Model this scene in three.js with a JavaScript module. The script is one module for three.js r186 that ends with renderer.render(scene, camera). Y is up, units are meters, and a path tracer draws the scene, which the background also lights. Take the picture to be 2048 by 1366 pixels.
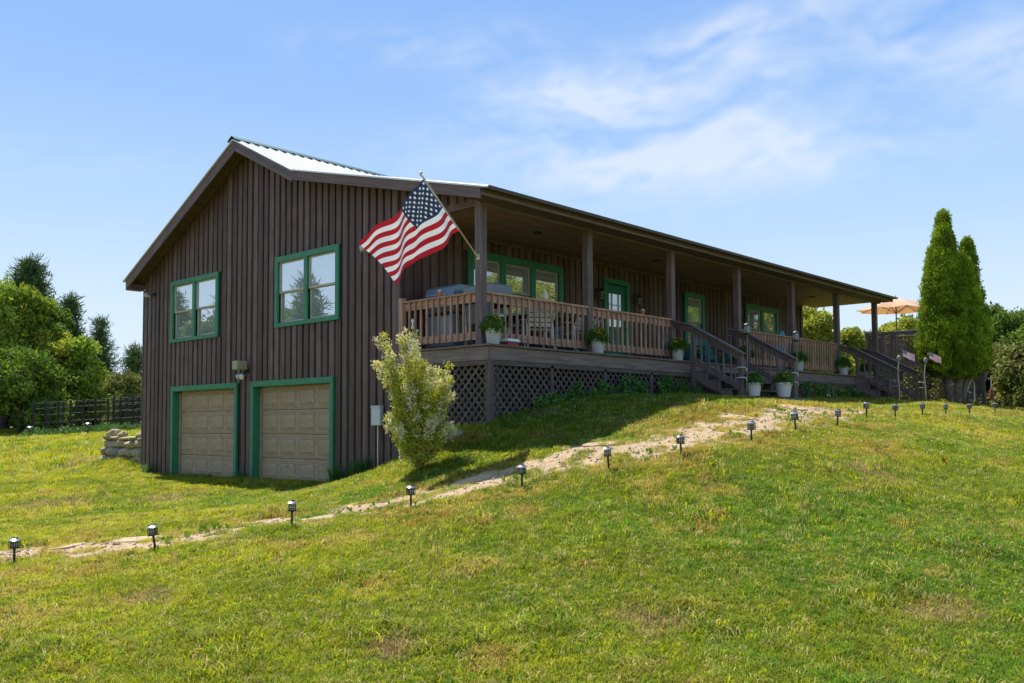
import * as THREE from 'three';
import { mergeGeometries } from 'three/addons/utils/BufferGeometryUtils.js';
import { ImprovedNoise } from 'three/addons/math/ImprovedNoise.js';

// ---------- camera, sky, sun, exposure ----------
const scene = new THREE.Scene();
const YAW = 0.74075, PITCH = 0.05256, ROLL = -0.00573, FPX = 1792.4, PPY = 750.6;
const camera = new THREE.PerspectiveCamera(2 * Math.atan(683 / FPX) * 180 / Math.PI, 2048 / 1366, 0.1, 3000);
camera.position.set(12.206, -1.237, 10.395);
camera.rotation.set(PITCH, YAW, ROLL, 'YXZ');
camera.setViewOffset(2048, 1366, 0, 683 - PPY, 2048, 1366);
camera.updateMatrixWorld();
const renderer = new THREE.WebGLRenderer({ antialias: true });
renderer.toneMapping = THREE.LinearToneMapping;
renderer.toneMappingExposure = 1.68;
renderer.shadowMap.enabled = true;
const SUN = new THREE.Vector3(-0.55, 1, -0.135).normalize();
const sun = new THREE.DirectionalLight(new THREE.Color(1, 0.95, 0.86), 5);
sun.name = 'sun';
sun.position.copy(SUN).multiplyScalar(80);
sun.castShadow = true;
sun.shadow.mapSize.set(4096, 4096);
Object.assign(sun.shadow.camera, { left: -50, right: 50, top: 50, bottom: -50, near: 1, far: 200 });
scene.add(sun, sun.target);

const clamp = (x, a = 0, b = 1) => Math.min(b, Math.max(a, x));
const lerp = (a, b, t) => a + (b - a) * t;
const sstep = (a, b, x) => { const t = clamp((x - a) / (b - a)); return t * t * (3 - 2 * t); };
const mix3 = (a, b, t) => [lerp(a[0], b[0], t), lerp(a[1], b[1], t), lerp(a[2], b[2], t)];
function rng(seed) { let s = seed >>> 0; return () => { s = (s + 0x6d2b79f5) | 0; let t = Math.imul(s ^ (s >>> 15), 1 | s); t = (t + Math.imul(t ^ (t >>> 7), 61 | t)) ^ t; return ((t ^ (t >>> 14)) >>> 0) / 4294967296; }; }
const PERM = (() => { const r = rng(77), p = [...Array(256).keys()]; for (let i = 255; i > 0; i--) { const j = Math.floor(r() * (i + 1)); [p[i], p[j]] = [p[j], p[i]]; } return new Uint8Array([...p, ...p]); })();
function noise2(x, y) {           // value-gradient noise in -1..1
  const xi = Math.floor(x), yi = Math.floor(y), fx = x - xi, fy = y - yi;
  const g = (i, j, dx, dy) => { const h = PERM[(PERM[i & 255] + j) & 255] / 256 * 6.28318; return Math.cos(h) * dx + Math.sin(h) * dy; };
  const u = fx * fx * fx * (fx * (fx * 6 - 15) + 10), v = fy * fy * fy * (fy * (fy * 6 - 15) + 10);
  return 1.5 * lerp(lerp(g(xi, yi, fx, fy), g(xi + 1, yi, fx - 1, fy), u), lerp(g(xi, yi + 1, fx, fy - 1), g(xi + 1, yi + 1, fx - 1, fy - 1), u), v);
}
function fbm(x, y, o = 4) { let s = 0, a = 0.5; for (let i = 0; i < o; i++) { s += a * noise2(x, y); x = x * 2.03 + 17.1; y = y * 2.03 + 9.7; a *= 0.5; } return s; }

// sky: clear late-summer blue with thin high cloud
{
  const W = 2048, H = 1024, data = new Float32Array(W * H * 4);
  const imp = new ImprovedNoise();
  const n3 = (x, y, z, o) => { let s = 0, a = 0.5; for (let i = 0; i < o; i++) { s += a * imp.noise(x, y, z); x = x * 2.1 + 3.1; y = y * 2.1 + 1.7; z = z * 2.1 + 5.3; a *= 0.5; } return s; };
  const stops = [[0, [0.5, 0.575, 0.62]], [7, [0.41, 0.51, 0.615]], [14, [0.275, 0.41, 0.605]], [22, [0.17, 0.31, 0.575]], [32, [0.135, 0.265, 0.53]], [55, [0.11, 0.23, 0.46]], [90, [0.1, 0.21, 0.43]]];
  const wisps = [];                // cloud banks: bearing and height in degrees, half sizes, strength
  const bank = (az, el, sa, se, k, tilt = 0) => wisps.push([az, el, sa, se, k, tilt]);
  bank(-29.5, 19.4, 8.5, 3.6, 0.95, 0.1); bank(-47, 23.2, 7, 1.4, 0.5, 0.08); bank(-34, 15, 14, 2, 0.55); bank(-44, 18, 7, 1.6, 0.4, 0.1); bank(-27.5, 23.3, 5.5, 1.6, 0.95, 0.12); bank(-38.5, 20.4, 6, 1.9, 0.85); bank(-25, 16.4, 11, 1.6, 0.65); bank(-13.5, 19.8, 4.5, 2.4, 1.1); bank(-19, 21.5, 1.8, 1.2, 0.7); bank(-16, 24.2, 6, 1.3, 0.55); bank(-36.5, 16.2, 6, 1.5, 0.5);
  bank(-72, 15, 14, 1.2, 0.28, 0.05); bank(-50, 23, 6, 1.3, 0.25); 
  bank(20, 18, 14, 4, 0.7, 0.1); bank(60, 24, 14, 4, 0.6); bank(105, 16, 16, 3.5, 0.6, -0.1); bank(150, 22, 16, 4.5, 0.7); bank(-160, 15, 14, 3, 0.6); bank(-120, 20, 12, 3.5, 0.55, 0.1); bank(40, 40, 20, 7, 0.5); bank(170, 45, 24, 8, 0.5); bank(-80, 42, 20, 6, 0.4);
  for (let j = 0; j < H; j++) {
    const el = ((j + 0.5) / H - 0.5) * 180, e = Math.max(0, el), y = Math.sin(el * Math.PI / 180), ch = Math.cos(el * Math.PI / 180);
    let k = 0; while (k < stops.length - 2 && e > stops[k + 1][0]) k++;
    const base = mix3(stops[k][1], stops[k + 1][1], clamp((e - stops[k][0]) / (stops[k + 1][0] - stops[k][0])));
    for (let i = 0; i < W; i++) {
      const a = ((i + 0.5) / W - 0.5) * 2 * Math.PI, x = Math.cos(a) * ch, z = Math.sin(a) * ch;
      let c = base;
      const d = x * SUN.x + y * SUN.y + z * SUN.z, glow = Math.pow(clamp(d), 10) * 0.25;
      c = [c[0] + glow, c[1] + glow * 0.95, c[2] + glow * 0.75];
      if (el > 0 && el < 70) {
        const az = Math.atan2(x, -z) * 180 / Math.PI;
        let m = 0;
        for (const [wa, we, sa, se, kk, tl] of wisps) {
          let da = az - wa; if (da > 180) da -= 360; if (da < -180) da += 360;
          const de = el - we - da * tl, q = (da / sa) ** 2 + (de / se) ** 2;
          if (q < 9) m += kk * Math.exp(-q * 1.1);
        }
        if (m > 0.01) {
          const px = az * 0.13, py = el * 0.2;
          const w1 = n3(px * 0.7, py * 0.7, 4.4, 3), n = n3(px * 0.9 + w1 * 2.2 + py * 0.8, py * 1.8 - px * 0.45 + w1 * 1.4, 1.3, 5);
          const f = n3(px * 4 + w1 * 2 + py * 3, py * 8 - px * 2.5, 7.7, 4);
          const t = clamp(m * (0.58 + 1.5 * n + 0.5 * f)) * 0.66;
          c = mix3(c, [0.52, 0.555, 0.61], t);
        }
      }
      const o = (j * W + i) * 4; data[o] = c[0]; data[o + 1] = c[1]; data[o + 2] = c[2]; data[o + 3] = 1;
    }
  }
  const t = new THREE.DataTexture(data, W, H, THREE.RGBAFormat, THREE.FloatType);
  t.mapping = THREE.EquirectangularReflectionMapping; t.magFilter = t.minFilter = THREE.LinearFilter; t.needsUpdate = true;
  scene.background = t; scene.environment = t;
}

// ---------- helpers ----------
const basePos = new Map([[scene, [0, 0, 0]]]);
const taken = new Map();
function numbered(n) { const k = taken.get(n) || 0; taken.set(n, k + 1); return k ? n + '_' + String(k).padStart(3, '0') : n; }
function shade(o) { o.castShadow = true; o.receiveShadow = true; return o; }
function thing(name, label, category, at = [0, 0, 0], group) {
  const o = new THREE.Group(); o.name = numbered(name); o.position.set(...at); scene.add(o);
  o.userData = { label, category }; if (group) o.userData.group = group;
  basePos.set(o, at); return o;
}
function struct(o, name, kind = 'structure') { o.name = name; o.userData.kind = kind; shade(o); scene.add(o); basePos.set(o, [0, 0, 0]); return o; }
// a child mesh placed by world coordinates under an unturned parent
function part(parent, name, geo, mat, x = 0, y = 0, z = 0) {
  const m = shade(new THREE.Mesh(geo, mat)); m.name = name; const b = basePos.get(parent) || [0, 0, 0];
  m.position.set(x - b[0], y - b[1], z - b[2]); basePos.set(m, [x, y, z]); parent.add(m); return m;
}
function holder(parent, name, x = 0, y = 0, z = 0) { const g = new THREE.Group(); g.name = name; const b = basePos.get(parent) || [0, 0, 0]; g.position.set(x - b[0], y - b[1], z - b[2]); basePos.set(g, [x, y, z]); parent.add(g); return g; }
function lpart(parent, name, geo, mat, x = 0, y = 0, z = 0, rx = 0, ry = 0, rz = 0) { const m = shade(new THREE.Mesh(geo, mat)); m.name = name; m.position.set(x, y, z); m.rotation.set(rx, ry, rz); parent.add(m); return m; }
// geometry from triangles with flat normals and grain-aligned uv in metres
function fromTris(tris, long, off = [0, 0], U = 0.5, V = 2) {
  const n = tris.length, pos = new Float32Array(n * 9), nor = new Float32Array(n * 9), uv = new Float32Array(n * 6);
  const e1 = new THREE.Vector3(), e2 = new THREE.Vector3(), a = new THREE.Vector3(), b = new THREE.Vector3(), c = new THREE.Vector3();
  tris.forEach((t, i) => {
    a.set(...t[0]); b.set(...t[1]); c.set(...t[2]); e1.subVectors(b, a); e2.subVectors(c, a); e1.cross(e2).normalize();
    const nn = [Math.abs(e1.x), Math.abs(e1.y), Math.abs(e1.z)], dom = nn[0] >= nn[1] && nn[0] >= nn[2] ? 0 : nn[1] >= nn[2] ? 1 : 2;
    const ax = [0, 1, 2].filter((k) => k !== dom), vv = ax.includes(long) ? long : ax[1], uu = ax.find((k) => k !== vv);
    t.forEach((p, k) => { pos.set(p, i * 9 + k * 3); nor.set([e1.x, e1.y, e1.z], i * 9 + k * 3); uv.set([p[uu] / U + off[0], p[vv] / V + off[1]], i * 6 + k * 2); });
  });
  const g = new THREE.BufferGeometry();
  g.setAttribute('position', new THREE.BufferAttribute(pos, 3)); g.setAttribute('normal', new THREE.BufferAttribute(nor, 3)); g.setAttribute('uv', new THREE.BufferAttribute(uv, 2));
  return g;
}
const boxCache = new Map();
let boxSeed = 0;
function cb(w, h, d, c = 0.004, variants = 4) {      // chamfered box about its centre
  const vnum = boxSeed++ % variants, key = [w, h, d, c].map((q) => q.toFixed(4)).join() + vnum;
  if (boxCache.has(key)) return boxCache.get(key);
  const hx = w / 2, hy = h / 2, hz = d / 2; c = Math.min(c, hx * 0.8, hy * 0.8, hz * 0.8);
  const P = (sx, sy, sz, ax) => [sx * (hx - (ax === 0 ? 0 : c)), sy * (hy - (ax === 1 ? 0 : c)), sz * (hz - (ax === 2 ? 0 : c))];
  const T = [], quad = (a, b, cc, dd, out) => {
    const n = new THREE.Vector3().subVectors(new THREE.Vector3(...b), new THREE.Vector3(...a)).cross(new THREE.Vector3().subVectors(new THREE.Vector3(...cc), new THREE.Vector3(...a)));
    if (n.dot(new THREE.Vector3(...out)) < 0) [b, dd] = [dd, b];
    T.push([a, b, cc], [a, cc, dd]);
  };
  for (const s of [-1, 1]) {
    quad(P(s, -1, -1, 0), P(s, 1, -1, 0), P(s, 1, 1, 0), P(s, -1, 1, 0), [s, 0, 0]);
    quad(P(-1, s, -1, 1), P(1, s, -1, 1), P(1, s, 1, 1), P(-1, s, 1, 1), [0, s, 0]);
    quad(P(-1, -1, s, 2), P(1, -1, s, 2), P(1, 1, s, 2), P(-1, 1, s, 2), [0, 0, s]);
    for (const t of [-1, 1]) {
      quad(P(s, t, -1, 0), P(s, t, 1, 0), P(s, t, 1, 1), P(s, t, -1, 1), [s, t, 0]);
      quad(P(s, -1, t, 0), P(s, 1, t, 0), P(s, 1, t, 2), P(s, -1, t, 2), [s, 0, t]);
      quad(P(-1, s, t, 1), P(1, s, t, 1), P(1, s, t, 2), P(-1, s, t, 2), [0, s, t]);
      for (const u of [-1, 1]) { const a = P(s, t, u, 0), b = P(s, t, u, 1), e = P(s, t, u, 2); T.push(s * t * u > 0 ? [a, b, e] : [a, e, b]); }
    }
  }
  const long = w >= h && w >= d ? 0 : h >= d ? 1 : 2, r = rng(vnum * 97 + 5);
  const g = fromTris(T, long, [r() * 3, r() * 3]); boxCache.set(key, g); return g;
}
function bar(parent, name, a, b, w, t, mat, c = 0.004) {     // a board between two world points
  const A = new THREE.Vector3(...a), B = new THREE.Vector3(...b), d = B.clone().sub(A), L = d.length();
  const m = shade(new THREE.Mesh(cb(w, Math.round(L * 200) / 200, t, c), mat)); m.name = name;
  const bp = basePos.get(parent) || [0, 0, 0], mid = A.add(B).multiplyScalar(0.5);
  m.position.set(mid.x - bp[0], mid.y - bp[1], mid.z - bp[2]);
  m.quaternion.setFromUnitVectors(new THREE.Vector3(0, 1, 0), d.normalize()); parent.add(m); return m;
}
function tube(points, r, seg = 16, rad = 6) { return new THREE.TubeGeometry(new THREE.CatmullRomCurve3(points.map((p) => new THREE.Vector3(...p))), seg, r, rad, false); }
function lathe(pts, seg = 24) { return new THREE.LatheGeometry(pts.map((p) => new THREE.Vector2(p[0], p[1])), seg); }
function moved(g, x, y, z, rx = 0, ry = 0, rz = 0, s = 1) { const k = g.index ? g.toNonIndexed() : g.clone(); k.applyMatrix4(new THREE.Matrix4().compose(new THREE.Vector3(x, y, z), new THREE.Quaternion().setFromEuler(new THREE.Euler(rx, ry, rz)), Array.isArray(s) ? new THREE.Vector3(...s) : new THREE.Vector3(s, s, s))); return k; }
function cyl(r0, r1, h, s = 12) { return new THREE.CylinderGeometry(r0, r1, h, s); }
function dataTex(w, h, fn, srgb = false, rep = [1, 1]) {
  const d = new Uint8Array(w * h * 4);
  for (let j = 0; j < h; j++) for (let i = 0; i < w; i++) { const c = fn(i / w, j / h, i, j), o = (j * w + i) * 4; d[o] = clamp(c[0]) * 255; d[o + 1] = clamp(c[1]) * 255; d[o + 2] = clamp(c[2]) * 255; d[o + 3] = 255; }
  const t = new THREE.DataTexture(d, w, h); t.magFilter = THREE.LinearFilter; t.minFilter = THREE.LinearFilter; t.wrapS = t.wrapT = THREE.RepeatWrapping; t.repeat.set(...rep);
  if (srgb) t.colorSpace = THREE.SRGBColorSpace; t.needsUpdate = true; return t;
}
const tileN = (u, v, fu, fv, o = 4, sx = 0) => {      // fbm that tiles in u and v
  const a = fbm(u * fu + sx, v * fv, o), b = fbm((u - 1) * fu + sx, v * fv, o), c = fbm(u * fu + sx, (v - 1) * fv, o), d = fbm((u - 1) * fu + sx, (v - 1) * fv, o);
  const x = sstep(0.75, 1, u), y = sstep(0.75, 1, v); return lerp(lerp(a, b, x), lerp(c, d, x), y);
};
// weathered stained wood: streaky grain, knots, thin wear
const grainTex = dataTex(256, 512, (u, v) => {
  const g = tileN(u, v, 34, 3, 4), f = tileN(u, v, 90, 9, 3, 40), w = tileN(u, v, 4, 3, 3, 80), s = tileN(u, v, 20, 26, 3, 11);
  let k = 0.7 + g * 0.5 + f * 0.34 + w * 0.3 + tileN(u, v, 7, 1.3, 2, 61) * 0.42; if (s > 0.34) k += (s - 0.34) * 0.9; return [k * 1.0, k * 0.985, k * 0.97];
});
const grainBump = dataTex(256, 512, (u, v) => { const k = 0.5 + tileN(u, v, 40, 3, 4) * 0.5 + tileN(u, v, 110, 8, 2, 40) * 0.35 + tileN(u, v, 9, 12, 3, 5) * 0.2; return [k, k, k]; });
const roughTex = dataTex(256, 256, (u, v) => { const k = 0.8 + tileN(u, v, 12, 12, 4) * 0.35; return [k, k, k]; });
const speckTex = dataTex(256, 256, (u, v) => { const k = 0.84 + tileN(u, v, 9, 9, 4) * 0.3 + tileN(u, v, 60, 60, 2, 9) * 0.22; return [k, k, k * 0.98]; });
const fineBump = dataTex(256, 256, (u, v) => { const k = 0.5 + tileN(u, v, 30, 30, 4) * 0.7; return [k, k, k]; });
const std = (c, roughness = 0.8, o = {}) => new THREE.MeshStandardMaterial({ color: new THREE.Color().setRGB(...c), roughness, ...o });
const phy = (c, roughness = 0.8, o = {}) => new THREE.MeshPhysicalMaterial({ color: new THREE.Color().setRGB(...c), roughness, ...o });
const wood = (c, r = 0.75, b = 0.004) => std(c, r, { map: grainTex, bumpMap: grainBump, bumpScale: b });
const paint = (c, r = 0.55) => std(c, r, { map: speckTex, bumpMap: grainBump, bumpScale: 0.0012 });
const MAT = {
  siding: [0, 1, 2, 3, 4, 5].map((k) => wood([[0.185, 0.109, 0.087], [0.132, 0.074, 0.057], [0.23, 0.143, 0.119], [0.16, 0.093, 0.074], [0.2, 0.128, 0.108], [0.15, 0.083, 0.063]][k], 0.62)),
  backing: wood([0.1, 0.068, 0.058], 0.85), trimWood: wood([0.2, 0.128, 0.11], 0.6), post: wood([0.25, 0.175, 0.15], 0.65, 0.006), rail: wood([0.64, 0.37, 0.24], 0.65), stair: wood([0.23, 0.163, 0.147], 0.6), deck: wood([0.3, 0.21, 0.15], 0.7),  // backing is darker than the boards to stand for shade in the grooves
  deckFascia: wood([0.28, 0.206, 0.17], 0.7), lattice: wood([0.19, 0.142, 0.122], 0.75), ceil: wood([0.33, 0.2, 0.15], 0.6), soffit: wood([0.15, 0.105, 0.088], 0.7),
  green: paint([0.045, 0.255, 0.125], 0.5), greenDoor: paint([0.012, 0.2, 0.1], 0.45), sash: paint([0.55, 0.48, 0.36], 0.5), garage: paint([0.46, 0.325, 0.2], 0.5),
  metal: std([0.72, 0.71, 0.68], 0.42, { metalness: 0.35, roughnessMap: roughTex }), metalEdge: std([0.06, 0.05, 0.045], 0.5), ridge: std([0.02, 0.085, 0.075], 0.45),
  black: std([0.012, 0.012, 0.013], 0.45), blackRough: std([0.02, 0.02, 0.021], 0.8), white: std([0.75, 0.74, 0.71], 0.55), dark: std([0.03, 0.028, 0.026], 0.9), interior: std([0.12, 0.11, 0.1], 0.95),
  curtain: phy([0.75, 0.73, 0.68], 0.95, { transmission: 0.3, thickness: 0 }), steel: std([0.45, 0.45, 0.46], 0.35, { metalness: 0.8 }),
  glass: phy([0.86, 0.9, 0.92], 0.004, { transmission: 1, thickness: 0, ior: 1.6, metalness: 0.74 }), glassDark: phy([0.8, 0.86, 0.84], 0.004, { transmission: 1, thickness: 0, ior: 1.6, metalness: 0.55 }),
};
MAT.glass.name = 'coated_glass';

// ---------- terrain ----------
const CPT = [[2.34, 7.06, -2.64], [3.4, 6.1, -2.52], [3.86, 4.81, -2.37], [4.5, 3.67, -2.21], [5.21, 2.58, -2.02], [5.82, 1.71, -1.84], [6.4, 1.03, -1.66], [6.71, -0.14, -1.52], [6.66, -1.54, -1.41], [6.72, -2.81, -1.33], [6.39, -4.84, -1.23], [6.41, -6.12, -1.21], [6.39, -7.63, -1.19], [6.41, -9, -1.18], [6.4, -10.62, -1.15], [6.45, -12.4, -1.14],
  [2.7, 1.08, -1.73], [3.42, 1.05, -1.7], [4.18, 1, -1.64], [4.78, .99, -1.54], [4.77, .18, -1.45], [4.72, -.24, -1.37], [4.65, -.8, -1.25], [4.55, -1.64, -1.08], [4.48, -2.66, -.97], [4.44, -3.57, -.9], [3.2, .1, -1.3],
  [2.5, .3, -1.2], [2.5, -.53, -1.09], [2.5, -1.16, -.95], [2.5, -2.56, -.84], [2.5, -4.16, -.8], [2.5, -5.43, -.78], [2.5, -7.27, -.77], [2.5, -10.77, -.72], [2.5, -13.9, -.7], [4.3, -16.3, -.84], [4.3, -7, -.9], [4.2, -11, -.9], 
  [1.2, -3, -1.1], [1.2, -8, -1], [1.2, -14, -.9], [-9.9, 0, -2.42], [-6.5, 0, -2.43], [-3.2, 0, -2.39], [-1.4, 0, -2.35], [-.4, 0, -2.18], [.7, .5, -1.85], [1.6, .5, -1.5], [-5, -6, -2.4],
  [-9.9, 1.5, -2.48], [-6.5, 1.5, -2.5], [-3, 1.5, -2.5], [-.8, 1.5, -2.42], [1, 1.8, -2.15], [2.5, 1.7, -1.97], [-2, 4, -2.62], [-6, 5, -2.68], [-12, 4, -2.6], [-12.5, .6, -2.45], [-20, 2, -2.4], [-36.9, -7.2, -1.9], [-33, -10.8, -1.52], [-64.6, -14.3, -1.2], [-11.5, -1.2, -1.8], [-13, -3, -1.65], [-12, -10, -1.4], [-25, -20, -1.3], [-50, -40, -.9],
  [6.44, 8.5, -2.74], [8.63, 6.5, -2.72], [10.82, 4.5, -2.72], [12.2, 10.4, -2.95], [9.63, -.88, -2.13], [8.1, -7.2, -1.62], [14, -4, -2.6], [16, 4, -3], [4, 12, -3], [-4, 12, -3], [-15, 15, -3], [25, 20, -3.5], [5.6, -18.8, -1.06], [9, -18, -1.5], [3, -24, -1.1], [0, -22, -1], [-4, -28, -1], [8, -32, -2], [16, -26, -2.4], [-12, -30, -1.2], [0, -50, -2.2]];
const RBF = (() => {
  const n = CPT.length, N = n + 3, A = [];
  for (let i = 0; i < N; i++) A.push(new Float64Array(N + 1));
  for (let i = 0; i < n; i++) {
    for (let j = 0; j < n; j++) A[i][j] = Math.sqrt((CPT[i][0] - CPT[j][0]) ** 2 + (CPT[i][1] - CPT[j][1]) ** 2 + 1) - (i === j ? 0.05 : 0);
    A[i][n] = A[n][i] = 1; A[i][n + 1] = A[n + 1][i] = CPT[i][0]; A[i][n + 2] = A[n + 2][i] = CPT[i][1]; A[i][N] = CPT[i][2];
  }
  for (let k = 0; k < N; k++) {
    let p = k; for (let i = k + 1; i < N; i++) if (Math.abs(A[i][k]) > Math.abs(A[p][k])) p = i;
    [A[k], A[p]] = [A[p], A[k]];
    for (let i = k + 1; i < N; i++) { const f = A[i][k] / A[k][k]; if (f) for (let j = k; j <= N; j++) A[i][j] -= f * A[k][j]; }
  }
  const w = new Float64Array(N);
  for (let i = N - 1; i >= 0; i--) { let s = A[i][N]; for (let j = i + 1; j < N; j++) s -= A[i][j] * w[j]; w[i] = s / A[i][i]; }
  return w;
})();
function ground(x, z) {
  const n = CPT.length; let s = RBF[n] + RBF[n + 1] * x + RBF[n + 2] * z;
  for (let i = 0; i < n; i++) { const dx = CPT[i][0] - x, dz = CPT[i][1] - z; s += RBF[i] * Math.sqrt(dx * dx + dz * dz + 1); }
  const r = Math.hypot(x + 5, z + 5), far = sstep(45, 130, r);
  if (far > 0) s = lerp(s, -1.9 + fbm(x * 0.01, z * 0.01, 3) * 1.5, far);
  return s + fbm(x * 0.9, z * 0.9, 3) * 0.045;
}
const LPOS = [[2.34, 7.06], [3.4, 6.1], [3.86, 4.81], [4.5, 3.67], [5.21, 2.58], [5.82, 1.71], [6.4, 1.03], [6.71, -0.14], [6.66, -1.54], [6.72, -2.81], [6.39, -4.84], [6.41, -6.12], [6.39, -7.63], [6.41, -9], [6.4, -10.62], [6.45, -12.4]];
// path: runs just uphill of the lights
const PATHPTS = [[-6.5, 12.2], [-1.6, 9.3], ...LPOS.map((p, i) => { const a = LPOS[Math.max(0, i - 1)], b = LPOS[Math.min(15, i + 1)], dx = b[0] - a[0], dz = b[1] - a[1], l = Math.hypot(dx, dz); return [p[0] + dz / l * 0.8, p[1] - dx / l * 0.8]; }), [5.75, -15]];
const pathCurve = new THREE.CatmullRomCurve3(PATHPTS.map((p) => new THREE.Vector3(p[0], 0, p[1])));
const pathSamples = pathCurve.getSpacedPoints(240);
function pathDist(x, z) { if (x < -7 || x > 9 || z > 13.5) return [9, 0]; let b = 1e9, k = 0; for (let i = 0; i <= 240; i += 3) { const p = pathSamples[i], d = (p.x - x) ** 2 + (p.z - z) ** 2; if (d < b) { b = d; k = i; } } return [Math.sqrt(b), k / 240]; }
const dirtAmount = (x, z) => { const [d, t] = pathDist(x, z); if (d > 1.6) return 0; const fade = 1 - sstep(0.72, 0.84, t) * 0.8; return clamp((0.9 - d) * 1.9 + fbm(x * 1.7, z * 1.7, 4) * 1.4 + 0.1) * fade; };
// turf colour: living green, yellowed and dry patches
const BARE = [[8.7, 5.17, .3], [10.1, 3.7, .3], [-3.1, 2.8, .7], [-4.5, 4.2, .9], [8.2, -.1, .45], [7.77, 6.7, .25], [5.2, 7.1, .3], [3.0, -.6, .3]];
const TURF = { green: [0.225, 0.275, 0.008], lush: [0.125, 0.25, 0.012], lime: [0.45, 0.455, 0.006], straw: [0.5, 0.385, 0.08], rust: [0.35, 0.215, 0.035], grey: [0.34, 0.38, 0.09] };
function turf(x, z) {
  const a = fbm(x * 0.22 + 3, z * 0.22 - 8, 4), b = fbm(x * 0.7 - 20, z * 0.7 + 5, 4), c = fbm(x * 2.1 + 50, z * 2.1, 3);
  let k = mix3(TURF.green, TURF.lush, sstep(-0.1, 0.35, a + c * 0.55 + 0.1 * sstep(7, 10, x)));
  k = mix3(k, TURF.lime, sstep(-0.05, 0.45, -a * 0.8 + b * 0.7 + lerp(0.3, -0.12, sstep(-2, 9, x + z * 0.2))) * 0.9);
  const nearPath = Math.exp(-((pathDist(x, z)[0] / 2.6) ** 2));
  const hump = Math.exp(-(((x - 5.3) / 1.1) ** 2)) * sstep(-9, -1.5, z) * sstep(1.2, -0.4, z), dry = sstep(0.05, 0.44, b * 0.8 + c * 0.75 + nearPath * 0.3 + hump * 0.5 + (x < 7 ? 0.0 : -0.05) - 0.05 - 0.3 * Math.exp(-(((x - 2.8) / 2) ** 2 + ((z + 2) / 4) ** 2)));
  k = mix3(k, mix3(TURF.straw, TURF.rust, sstep(-0.2, 0.35, fbm(x * 1.1 + 9, z * 1.1 + 31, 3))), dry * 0.9);
  for (const [bx, bz, br] of BARE) { const d = Math.hypot(x - bx, z - bz) / br; if (d < 1.6) k = mix3(k, [0.36, 0.24, 0.11], sstep(1.3, 0.3, d + c * 0.9) * 0.85); }
  return mix3(k, TURF.grey, sstep(0.3, 0.55, fbm(x * 1.6 - 70, z * 1.6 + 12, 3)) * 0.6);
}
{
  const line = (lo, hi, step, ends) => { const a = []; for (let v = lo; v <= hi + 1e-6; v += step) a.push(v); let s = step; let v = hi; while (v < ends) { s *= 1.22; v += s; a.push(v); } s = step; v = lo; while (v > -ends) { s *= 1.22; v -= s; a.unshift(v); } return a; };
  const xs = line(-16, 15, 0.2, 900), zs = line(-22, 13, 0.2, 900), nx = xs.length, nz = zs.length;
  const pos = new Float32Array(nx * nz * 3), col = new Float32Array(nx * nz * 3), uv = new Float32Array(nx * nz * 2), idx = [];
  for (let j = 0; j < nz; j++) for (let i = 0; i < nx; i++) {
    const k = j * nx + i, x = xs[i], z = zs[j]; pos.set([x, ground(x, z), z], k * 3); uv.set([x / 1.5, z / 1.5], k * 2);
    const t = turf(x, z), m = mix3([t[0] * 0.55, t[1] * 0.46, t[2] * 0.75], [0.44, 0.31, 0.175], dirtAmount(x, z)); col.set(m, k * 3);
    if (i < nx - 1 && j < nz - 1) idx.push(k, k + nx, k + 1, k + 1, k + nx, k + nx + 1);
  }
  const g = new THREE.BufferGeometry(); g.setAttribute('position', new THREE.BufferAttribute(pos, 3)); g.setAttribute('color', new THREE.BufferAttribute(col, 3)); g.setAttribute('uv', new THREE.BufferAttribute(uv, 2)); g.setIndex(idx); g.computeVertexNormals();
  const soil = dataTex(512, 512, (u, v) => { const k = 0.85 + tileN(u, v, 14, 14, 4) * 0.5 + tileN(u, v, 90, 90, 2, 7) * 0.55; const y = tileN(u, v, 40, 40, 3, 30) * 0.2; return [k + y, k, k - y * 0.6]; });
  const sb = dataTex(512, 512, (u, v) => { const k = 0.5 + tileN(u, v, 60, 60, 4) * 0.8; return [k, k, k]; });
  struct(new THREE.Mesh(g, std([1, 1, 1], 0.95, { vertexColors: true, map: soil, bumpMap: sb, bumpScale: 0.02 })), 'ground');
}
// ---------- house ----------
const HW = -9.92, DKX = 2.5, DZ0 = 0.3, BAY = 2.855, PX = 2.015, PZ0 = -0.01, POSTS = [...Array(7).keys()].map((k) => PZ0 - k * BAY), WEND = -16.45, REND = -17.45, OV = 0.43;
const roofTop = (x) => x < -4.96 ? 2.37 + (x + 10.17) * (2.5 / 5.21) : x < -2.76 ? 4.87 - (x + 4.96) * (1.092 / 2.2) : 3.778 - (x + 2.76) * (1.323 / 5.37);
const house = thing('house', 'long dark brown board-sided house with two garage doors, green trim and a covered porch', 'house', [-4.96, -2.45, -8]);
const hrand = rng(11);
const OPEN_G = [[-8.46, -6.23, 0.725, 2.21], [-3.95, -1.75, 0.75, 2.22], [-8.37, -5.38, -3, -0.333], [-4.83, -1.9, -3, -0.333]];
const OPEN_P = [[-4.58, -1.69, 0.72, 2.11], [-7.05, -6.06, -0.02, 2.07], [-10.51, -9.51, 0.62, 2.1], [-14.8, -12.76, 1.28, 2.11]];
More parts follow.
